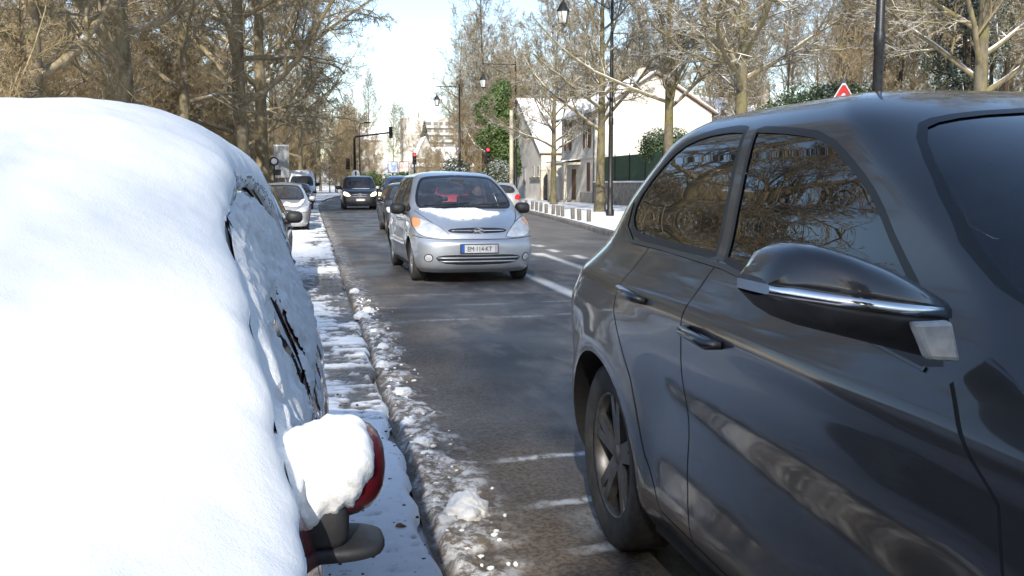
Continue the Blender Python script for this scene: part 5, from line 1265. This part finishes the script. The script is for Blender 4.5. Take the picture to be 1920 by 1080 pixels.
M['lampglass'] = pm('lantern_glass', (.60, .62, .62), rough=.15, coat=1)
def roof_prism(mb, x0, x1, y0, y1, z0, z1, along='y', th=.10, over=.35):
    """two pitched slabs; ridge along the named axis"""
    if along == 'y':
        xm = (x0+x1)/2; sl = (z1-z0)/(xm-x0)
        for s, xe in ((-1, x0), (1, x1)):
            e = xe+s*over; ze = z0-over*sl
            mb._add([(e, y0-over, ze), (xm, y0-over, z1), (xm, y1+over, z1), (e, y1+over, ze), (e, y0-over, ze+th), (xm, y0-over, z1+th), (xm, y1+over, z1+th), (e, y1+over, ze+th)],
                    [(0, 3, 2, 1), (4, 5, 6, 7), (0, 1, 5, 4), (2, 3, 7, 6), (0, 4, 7, 3), (1, 2, 6, 5)])
    else:
        ym = (y0+y1)/2; sl = (z1-z0)/(ym-y0)
        for s, ye in ((-1, y0), (1, y1)):
            e = ye+s*over; ze = z0-over*sl
            mb._add([(x0-over, e, ze), (x1+over, e, ze), (x1+over, ym, z1), (x0-over, ym, z1), (x0-over, e, ze+th), (x1+over, e, ze+th), (x1+over, ym, z1+th), (x0-over, ym, z1+th)],
                    [(0, 1, 2, 3), (4, 7, 6, 5), (0, 4, 5, 1), (2, 6, 7, 3), (0, 3, 7, 4), (1, 5, 6, 2)])
    return mb
def gable_body(mb, x0, x1, y0, y1, ze, zr, along='y'):
    if along == 'y':
        xm = (x0+x1)/2; pr = [(x0, 0), (x1, 0), (x1, ze), (xm, zr), (x0, ze)]
        V = [(x, y0, z) for x, z in pr]+[(x, y1, z) for x, z in pr]
    else:
        ym = (y0+y1)/2; pr = [(y0, 0), (y1, 0), (y1, ze), (ym, zr), (y0, ze)]
        V = [(x0, y, z) for y, z in pr]+[(x1, y, z) for y, z in pr]
    return mb._add(V, [tuple(range(5)), tuple(range(9, 4, -1))]+[(i, i+5, (i+1) % 5+5, (i+1) % 5) for i in range(5)])
def window_on(root, X, y0, y1, z0, z1, shutters=0, closed=False):
    """window in a wall facing -x"""
    if closed:
        b = MB(); b.box(X-.05, X-.005, y0, y1, z0, z1)
        for k in range(int((z1-z0)/.14)): b.box(X-.062, X-.05, y0+.06, y1-.06, z0+.05+k*.14, z0+.12+k*.14)
        b.build('shutter', M['shutter'], root)
    else:
        f = MB()
        for a in ((y0, y0+.07, z0, z1), (y1-.07, y1, z0, z1), (y0+.07, y1-.07, z0, z0+.07), (y0+.07, y1-.07, z1-.07, z1), ((y0+y1)/2-.03, (y0+y1)/2+.03, z0+.07, z1-.07)): f.box(X-.03, X-.004, *a)
        w_ = f.build('window', M['frame'], root); p = MB(); p.box(X-.015, X-.005, y0+.05, y1-.05, z0+.05, z1-.05); p.build('pane', M['window'], w_)
        if shutters:
            for a, b_ in ((y0-.52, y0-.02), (y1+.02, y1+.52)):
                s = MB(); s.box(X-.07, X-.02, a, b_, z0-.03, z1+.03); s.build('shutter', M['shutter'], root)
    s = MB(); s.box(X-.12, X-.003, y0-.08, y1+.08, z0-.11, z0-.04); s.build('window_sill', M['render'], root)
hs = thing('white_house', 'two-storey white house with brown shutters and a snowy roof', 'house', (0, 0, 0))
HX0, HX1, HY0, HY1 = 18.3, 26.4, 61, 69.6
gable_body(MB(), HX0, HX1, HY0, HY1, 6.15, 8.6).build('wall', M['render'], hs)
roof_prism(MB(), HX0, HX1, HY0, HY1, 6.2, 8.68).build('roof', M['roof_tile'], hs)
rs = roof_prism(MB(), HX0, HX1, HY0, HY1, 6.30, 8.79, over=.36, th=.08).build('roof_snow', M['snow_clean'], hs)
b = MB(); b.tube([(HX0-.42, HY0-.35, 5.98), (HX0-.42, HY1+.35, 5.98)], .07, 8); b.build('gutter', M['iron'], hs)
b = MB(); b.tube([(HX0-.42, HY0+.1, 5.95), (HX0-.08, HY0+.1, 5.6), (HX0-.08, HY0+.1, .1)], .045, 8); b.build('downpipe', M['greypost'], hs)
b = MB(); b.box(HX0-.06, HX0-.003, HY0, HY1, 3.15, 3.32); b.build('string_course', M['render'], hs)
b = MB(); b.box(HX0-.05, HX0-.004, HY0, 64.4, 0, .85); b.build('plinth', pm('grey_plinth', (.40, .38, .34), (.33, .31, .28), 2, .9), hs)
window_on(hs, HX0, 62.35, 63.15, 3.85, 5.75, 1); window_on(hs, HX0, 67.3, 68.1, 3.85, 5.75, 1); window_on(hs, HX0, 62.1, 62.75, .95, 2.85, closed=True)
b = MB()   # porch
b.box(HX0-1.15, HX0-.95, 64.5, 64.72, 0, 2.75); b.box(HX0-1.15, HX0-.95, 67.9, 68.1, 0, 2.75); b.box(HX0-1.2, HX0-.004, 64.45, 68.15, 2.752, 2.92); b.build('porch', M['render2'], hs)
b = MB(); b._add([(HX0-1.45, 64.2, 2.92), (HX0-.003, 64.2, 3.14), (HX0-.003, 68.4, 3.14), (HX0-1.45, 68.4, 2.92), (HX0-1.45, 64.2, 3.02), (HX0-.003, 64.2, 3.145), (HX0-.003, 68.4, 3.145), (HX0-1.45, 68.4, 3.02)], [(0, 3, 2, 1), (4, 5, 6, 7), (0, 1, 5, 4), (2, 3, 7, 6), (0, 4, 7, 3)]); b.build('porch_snow', M['snow_clean'], hs)
b = MB(); b.box(HX0-.04, HX0-.006, 65.6, 66.6, .35, 2.45); d_ = b.build('door', M['shutter'], hs); b = MB(); b.tube([(HX0-.06, 65.72, 1.35), (HX0-.06, 65.85, 1.35)], .02, 6); b.build('handle', M['chrome'], d_)
b = MB(); b.box(HX0-1.7, HX0-.003, 65.2, 67.0, 0, .3); b.build('step', M['stone'], hs)
b = MB(); b.box(23.1, 23.7, 66.6, 67.3, 8, 9.7); c_ = b.build('chimney', M['render2'], hs)
wg = thing('house_wing', 'steep-roofed white wing with small windows, left of the gate', 'house', (0, 0, 0))
gable_body(MB(), 18.2, 27, 75.6, 92.6, 3.9, 8.7, 'x').build('wall', M['render'], wg)
roof_prism(MB(), 18.2, 27, 75.6, 92.6, 3.95, 8.78, 'x', over=.2).build('roof', M['roof_tile'], wg)
roof_prism(MB(), 18.2, 27, 75.6, 92.6, 4.06, 8.90, 'x', over=.21, th=.08).build('roof_snow', M['snow_clean'], wg)
window_on(wg, 18.2, 76.2, 77.1, 2.1, 2.9); window_on(wg, 18.2, 78.0, 78.8, 2.1, 2.9); window_on(wg, 18.2, 81.5, 82.4, 1.3, 2.7)
b = MB(); b.box(18.05, 18.19, 75.7, 79.3, 1.78, 1.95); b.build('ledge', M['stone'], wg)
gt = thing('garden_gate', 'dark iron gate between cream pillars beside the house', 'gate', (0, 0, 0))
for y in (72.5, 75.0): b = MB(); b.box(18.05, 18.45, y, y+.4, 0, 2.5); b.box(18.0, 18.5, y-.05, y+.45, 2.5, 2.62); b.build('gate_pillar', M['render2'], gt)
b = MB()
for k in range(14): b.box(18.22, 18.26, 72.95+k*.15, 72.99+k*.15, .1, 1.9+.3*math.sin(k/13*PI))
b.box(18.21, 18.27, 72.92, 75.0, .3, .38); b.box(18.21, 18.27, 72.92, 75.0, 1.2, 1.28); b.box(18.22, 18.26, 72.92, 75, .38, 1.2); b.build('gate_leaf', M['iron'], gt)
b = MB(); b.box(18.15, 18.4, 69.65, 72.45, 0, 2.0); tag(b.build('garden_wall', M['render']), 'short white wall joining the house to the gate', 'wall')
sw = thing('stone_wall', 'low rubble stone wall with a snow cap right of the house', 'wall', (0, 0, 0))
b = MB(); b.box(18.2, 18.6, 40, 60.95, 0, 1.5); b.build('masonry', M['stone'], sw); b = MB(); b.box(18.14, 18.66, 39.95, 60.94, 1.5, 1.6); b.build('snow_cap', M['snow_clean'], sw, .03)
fn = thing('green_fence', 'dark green screen fence standing behind the stone wall', 'fence', (0, 0, 0))
b = MB(); b.box(18.72, 18.76, 44, 60.9, .1, 3.15); b.build('screen', M['green_panel'], fn)
for k in range(7): b = MB(); b.box(18.68, 18.72, 44+k*2.8, 44.06+k*2.8, 0, 3.25); b.build('fence_post', M['iron'], fn)
bh = thing('rear_house', 'low white house with snowy roof right of the gable, behind the trees', 'house', (0, 0, 0))
gable_body(MB(), 30.5, 39, 68, 78, 5.8, 8.0, 'x').build('wall', M['render'], bh); roof_prism(MB(), 30.5, 39, 68, 78, 5.85, 8.1, 'x').build('roof', M['roof_tile'], bh); roof_prism(MB(), 30.5, 39, 68, 78, 5.96, 8.22, 'x', over=.36, th=.08).build('roof_snow', M['snow_clean'], bh)
b = MB(); b.box(35, 35.6, 71, 71.7, 7, 9.2); b.build('chimney', M['render2'], bh)
lh = thing('pale_house', 'pale house glimpsed between trunks at the far left edge', 'house', (0, 0, 0))
gable_body(MB(), -36, -24, 62, 72, 6.2, 9).build('wall', M['render2'], lh); roof_prism(MB(), -36, -24, 62, 72, 6.25, 9.1).build('roof', M['roof_tile'], lh)
# wooden stumps along the right kerb
for i, (x, y) in enumerate([(11.15, 49.8), (10.85, 47.0), (10.60, 45.0), (10.38, 43.2), (10.1, 41.0), (9.95, 39.2), (9.78, 37.7), (9.68, 36.6), (9.35, 33.9), (9.2, 32.5), (9.22, 31.4)]):
    b = MB(); b.lathe([(0, -.1), (.075, -.1), (.075, .40), (.066, .42), (0, .42)], 10); o = b.build('wooden_stump', M['wood']); o.location = (x, y, .14); o.rotation_euler = (rb.uniform(-.05, .05), rb.uniform(-.05, .05), i)
    tag(o, 'short wooden stump at the snowy edge of the right pavement', 'bollard', 'wooden stumps along the right kerb')
# lantern lamp posts
def lantern_post(name, label, x, y, H, arm, ang=0):
    o = thing(name, label, 'street lamp', (x, y, .13), ang, 'old style lantern lamp posts')
    b = MB(); b.lathe([(.16, 0), (.16, .25), (.12, .32), (.105, 1.1), (.12, 1.15), (.10, 1.2), (.085, 3.6), (.10, 3.64), (.10, 3.86), (.078, 3.9), (.055, H), (.07, H+.02), (.03, H+.1), (0, H+.16)], 16); b.build('pole', M['iron'], o)
    b = MB(); b.tube([(0, 0, H-.12), (-arm-.12, 0, H-.12)], .03, 8); b.tube([(0, 0, H-1.1), (-arm*.9, 0, H-.16)], .02, 6)
    b.tube([(-arm+.0, 0, H-.12)]+[(-arm-.14+.17*math.cos(a)+.0, 0, H-.42+.28*math.sin(a)) for a in np.linspace(1.2, 4.9, 14)], .018, 6); b.build('arm', M['iron'], o)
    A = Matrix.Translation((-arm-.08, 0, H-1.65))
    b = MB(); b.lathe([(.0, .98), (.03, .96), (.04, .86), (.09, .80), (.25, .52), (.26, .48), (.24, .47)], 6, A, False)
    for k in range(6): a = 2*PI*k/6; b.tube([A @ Vector((.235*math.cos(a), .235*math.sin(a), .48)), A @ Vector((.15*math.cos(a), .15*math.sin(a), .02))], .012, 5)
    b.lathe([(.0, -.06), (.05, -.04), (.16, 0), (.16, .03), (.0, .03)], 6, A, False); l_ = b.build('lantern', M['iron'], o)
    b = MB(); b.lathe([(.14, .03), (.222, .47)], 6, A, False); b.build('lantern_glass', M['lampglass'], l_); return o
lantern_post('lantern_post', 'dark lantern post standing on the pavement beside the second street tree', 11.7, 36.85, 9.1, 1.9)
lantern_post('lantern_post', 'dark lantern post in front of the wing, its arm reaching over the road', 13.45, 63.2, 9.25, 2.1)
lantern_post('lantern_post', 'distant lantern post hanging its lamp against the open sky', 11.95, 78, 9.2, 1.75)
lantern_post('lantern_post', 'near black lamp post rising behind the roof of the grey crossover', 9.62, 15.2, 9.1, 1.9)
b = MB(); b.tube([(13.2, 63.4, 0), (13.2, 63.4, 6.3)], [.15, .12], 10); tag(b.build('utility_pole', M['pole']), 'cream utility pole beside the lantern post by the wing', 'pole')
# warning sign behind the crossover roof
ws = thing('warning_sign', 'white triangular warning sign with a red border above the crossover roof', 'road sign', (8.3, 14.05, .13), R(-20))
b = MB(); b.tube([(0, .03, 0), (0, .03, 2.95)], .03, 8); b.build('sign_post', M['greypost'], ws)
M['sign_white'] = pm('sign_white', (.78, .78, .78), rough=.4); M['sign_red'] = pm('sign_red', (.62, .03, .03), rough=.4)
def tri(s, y0, y1, zc, m, nm, par):
    p = [(s*(a+(b-a)*k), s*(c+(d-c)*k)) for (a, c), (b, d) in (((-1, -.577), (1, -.577)), ((1, -.577), (0, 1.155)), ((0, 1.155), (-1, -.577))) for k in (.08, .92)]; b = MB(); b.prism(p, -y1, -y0, Matrix.Translation((0, 0, zc)) @ Matrix.Rotation(PI/2, 4, 'X')); return b.build(nm, m, par)
q_ = tri(.31, -.01, 0, 2.56, M['sign_white'], 'sign_plate', ws); tri(.28, -.013, -.01, 2.56, M['sign_red'], 'sign_border', q_); tri(.175, -.016, -.013, 2.54, M['sign_white'], 'sign_field', q_)
b = MB(); b.box(-.03, .03, -.02, -.0162, 2.50, 2.66); b.box(-.03, .03, -.02, -.0162, 2.43, 2.47); b.build('sign_mark', M['ink'], q_)
# traffic lights
def head(mb_root, x, y, z, lit, name='signal_head', par=None, sc=1.0, back=False):
    b = MB(); b.box(x-.15*sc, x+.15*sc, y, y+.18*sc, z-.45*sc, z+.45*sc); h = b.build(name, M['iron'], par, .03)
    for k, c in enumerate(('red', 'amber', 'green')):
        zz = z+(.29-.29*k)*sc; l = MB(); A = Matrix.Translation((x, y-.004, zz)) @ Matrix.Rotation(PI/2, 4, 'X'); l.lathe([(0, .015), (.07*sc, .008), (.1*sc, 0)], 16, A); l.build('lamp', M['redlit2'] if (lit and k == 0) else M['deadlamp'], h)
        v = MB(); v.lathe([(.11*sc, 0), (.115*sc, .15*sc)], 16, A); v.build('visor', M['iron'], h)
    return h
M['redlit2'] = pm('red_signal_lit', (.8, .03, .03), rough=.4, emis=((1, .05, .04), 1.6)); M['deadlamp'] = pm('signal_unlit', (.06, .06, .055), rough=.3)
def signal(label, x, y, z, group='traffic lights at the crossing', small=True):
    o = thing('traffic_light', label, 'traffic light', (x, y, 0), 0, group); b = MB(); b.tube([(0, .25, 0), (0, .25, z+.3)], .055, 8); b.build('pole', M['iron'], o); head(o, 0, 0, z, True, par=o)
    if small: head(o, .0, .02, z-1.05, False, par=o, sc=.5)
    return o
signal('red traffic light straight ahead, above the silver car roof', 7.85, 74, 3.35); signal('red traffic light in front of the ivy, right of the road', 11.35, 62, 3.35)
mt = thing('signal_mast', 'grey mast with a long arm holding a traffic light over the road', 'traffic light', (3.55, 79, 0))
b = MB(); b.tube([(0, 0, 0), (0, 0, 2.4)], .16, 10); b.tube([(0, 0, 2.4), (0, 0, 5.0), (.12, 0, 5.2), (2.9, -.4, 5.55)], [.1, .09, .08, .06], 8); b.build('mast', M['iron'], mt)
head(mt, 2.9, -.45, 5.55, False, par=mt); head(mt, -.55, -.1, 3.05, False, par=mt)
b = MB(); b.lathe([(0, -.01), (.34, -.01), (.34, .01), (0, .01)], 20, Matrix.Translation((.05, -.2, 2.2)) @ Matrix.Rotation(PI/2, 4, 'X')); q_ = b.build('sign_disc', M['sign_white'], mt)
b = MB(); b.box(-.02, .12, -.225, -.212, 1.98, 2.42); b.build('sign_mark', M['ink'], q_)
def modern_lamp(label, x, y, H, arm, m):
    o = thing('street_lamp', label, 'street lamp', (x, y, 0)); b = MB(); b.tube([(0, 0, 0), (0, 0, H-.3), (.1, 0, H), (arm, 0, H+.12)], [.08, .05, .045, .035], 8); b.build('pole', m, o)
    b = MB(); b.ell((arm+.25, 0, H+.12), (.38, .14, .08), 12, 8); b.build('lamp_head', M['iron'], o)
modern_lamp('slim modern street lamp beside the signal mast', 4.75, 95, 7.2, .55, pm('rust_pole', (.13, .07, .05), rough=.6))
o = thing('street_lamp', 'pale curved street lamp in front of the billboards', 'street lamp', (10.9, 108, 0)); b = MB(); b.tube([(0, 0, 0), (0, 0, 3.1)]+[(1.3-1.3*math.cos(a), 0, 3.1+1.2*math.sin(a)) for a in np.linspace(.2, 1.6, 8)], .07, 8); b.build('pole', M['pole'], o); b = MB(); b.ell((1.5, 0, 4.3), (.3, .12, .07), 10, 6); b.build('lamp_head', M['frame'], o)
bb = thing('billboard', 'pair of poster panels on posts beyond the crossing', 'billboard', (9.25, 118, 0))
M['poster1'] = pm('blue_poster', (.62, .66, .74), (.16, .24, .46), 1.6, .5); M['poster2'] = pm('pink_poster', (.72, .66, .62), (.5, .2, .2), 1.5, .5)
for k in range(2):
    b = MB(); b.box(k*1.33, k*1.33+1.22, -.06, .06, 2.75, 4.15); q_ = b.build('panel', M['iron'], bb); b = MB(); b.box(k*1.33+.06, k*1.33+1.16, -.075, -.062, 2.82, 4.08); b.build('poster', M['poster%d' % (k+1)], q_)
    b = MB(); b.box(k*1.33+.5, k*1.33+.62, .0, .1, 0, 2.75); b.build('post', M['iron'], bb)
# notice panel and round stop sign on the left pavement
np_ = thing('notice_panel', 'tall grey notice panel on a post beside the plane trees', 'sign board', (-2.05, 74, 0))
b = MB(); b.box(-.54, .54, -.06, .06, 1.9, 4.2); q_ = b.build('panel', pm('panel_grey', (.34, .36, .38), (.26, .27, .28), 2, .5), np_); b = MB(); b.box(-.56, .56, -.08, .08, 4.2, 4.32); b.build('panel_cap', M['snow_clean'], np_)
b = MB(); b.tube([(-.42, 0, 0), (-.42, 0, 1.9)], .05, 8); b.tube([(.42, 0, 0), (.42, 0, 1.9)], .05, 8); b.build('post', M['greypost'], np_)
st = thing('round_sign', 'small round white sign on a thin post in front of the notice panel', 'road sign', (-1.75, 50, 0))
b = MB(); b.tube([(0, 0, 0), (0, 0, 2.75)], .035, 8); b.build('post', M['iron'], st); b = MB(); b.lathe([(0, -.012), (.22, -.012), (.22, .012), (0, .012)], 20, Matrix.Translation((0, -.05, 2.55)) @ Matrix.Rotation(PI/2, 4, 'X')); q_ = b.build('disc', M['iron'], st)
b = MB(); b.lathe([(0, -.002), (.15, -.002), (.15, .002), (0, .002)], 20, Matrix.Translation((0, -.066, 2.55)) @ Matrix.Rotation(PI/2, 4, 'X')); b.build('disc_field', M['sign_white'], q_); b = MB(); b.box(-.05, .32, -.02, .02, 1.85, 2.15); b.build('plate', M['iron'], st)
sb = thing('white_board', 'white information board on posts on the snowy verge', 'sign board', (-.2, 98, 0)); b = MB(); b.box(-.45, .45, -.04, .04, 1.0, 2.2); b.build('board', M['sign_white'], sb); b = MB(); b.tube([(-.35, 0, 0), (-.35, 0, 1)], .04, 6); b.tube([(.35, 0, 0), (.35, 0, 1)], .04, 6); b.build('post', M['greypost'], sb)
ks = thing('bus_shelter', 'small bus shelter with a white roof edge by the bend', 'shelter', (-1.6, 93, 0)); b = MB(); b.box(-.9, .5, -.5, 1.0, 2.35, 2.5); b.build('roof', M['sign_white'], ks)
b = MB()
for x_, y_ in ((-.8, .9), (.4, .9), (-.8, -.4)): b.box(x_-.04, x_+.04, y_-.04, y_+.04, 0, 2.35)
b.build('post', M['iron'], ks); b = MB(); b.box(-.76, .36, .9, .94, .3, 2.1); b.build('pane', pm('ad_panel', (.5, .5, .5), (.35, .1, .1), 1.5, .4), ks)
# apartment blocks on the hill and the houses below them
M['apart'] = pm('pale_concrete', (.46, .43, .38), (.40, .37, .33), .1, .85)
M['apart_win'] = pm('apartment_window', (.12, .13, .14), (.2, .2, .2), .3, .4)
def block(label, x0, x1, y, z0, floors, fh, bays):
    o = thing('apartment_block', label, 'building', (x0, y, z0)); W_ = x1-x0; H_ = floors*fh
    b = MB(); b.box(0, W_, 0, 14, -8, H_+1.2); b.box(W_*.3, W_*.55, 3, 9, H_+1.2, H_+3.5); b.build('wall', M['apart'], o)
    for f_ in range(floors):
        for x_, w_ in bays:
            b = MB(); b.box(x_*W_, (x_+w_)*W_, -.06, -.003, f_*fh+1.1, f_*fh+2.4); b.build('window', M['apart_win'], o)
        b = MB(); b.box(W_*.36, W_*.93, -1.1, -.07, f_*fh+.05, f_*fh+.95); b.build('balcony', M['apart'], o)
block('white apartment block with rows of balconies on the skyline', 36, 58, 380, 9.5, 6, 2.75, [(.38, .12), (.54, .08), (.65, .06), (.75, .15)])
block('second white apartment block, half behind the trees to the right', 59, 74, 400, 10, 7, 2.75, [(.1, .2), (.38, .1), (.55, .2), (.8, .12)])
M['far_wall'] = pm('far_render', (.46, .44, .40), (.38, .36, .33), .6, .85)
def far_house(label, x, y, w_, d_, ze, zr, along, z0=0):
    o = thing('far_house', label, 'house', (x, y, z0)); gable_body(MB(), 0, w_, 0, d_, ze, zr, along).build('wall', M['far_wall'], o); roof_prism(MB(), 0, w_, 0, d_, ze+.05, zr+.08, along).build('roof', M['snow_clean'], o)
    for k in range(max(1, int(w_/2.6))):
        b = MB(); b.box(.8+k*2.4, 1.8+k*2.4, -.06, -.004, ze-1.9, ze-.5); b.build('window', M['window'], o)
far_house('far white house with a steep gable below the apartment block', 20.2, 190, 4.2, 8, 6.3, 10.6, 'y'); far_house('far white house with a broad snowy roof below the apartment block', 24.8, 195, 6, 8, 6.3, 8.8, 'x')
far_house('far white house at the right end of the row below the apartment block', 32, 200, 6.5, 8, 6.5, 8.6, 'x'); far_house('far white house among the trees to the left of the billboard', 10.2, 200, 4.6, 7, 10.5, 13, 'x')
fb = thing('flat_building', 'low flat-roofed white building with a teal strip beyond the crossing', 'building', (17.5, 160, 0)); b = MB(); b.box(0, 9.5, 0, 8, 0, 4.3); b.build('wall', M['far_wall'], fb); b = MB(); b.box(-.2, 9.7, -.4, 8.2, 4.3, 4.9); b.build('roof', M['snow_clean'], fb); b = MB(); b.box(.5, 9, -.08, -.004, 2.0, 2.6); b.build('sign_strip', pm('teal_strip', (.05, .22, .24), rough=.5), fb)
b = MB(); b.box(.6, 8.8, -.07, -.003, .4, 1.9); b.build('window', M['window'], fb)
# a dark conifer in front of the block
o = thing('conifer', 'dark pointed conifer in front of the apartment block', 'tree', (38.5, 330, 7)); b = MB(); b.tube([(0, 0, 0), (0, 0, 16)], [.3, .05], 8); b.build('trunk', BK['dark'], o)
link('crown', leaves(77, [((0, 0, 15-k*1.35), (.35+k*.28, .35+k*.28, .9)) for k in range(10)], 7000, .3, LM['dark'], 'crown'), o)
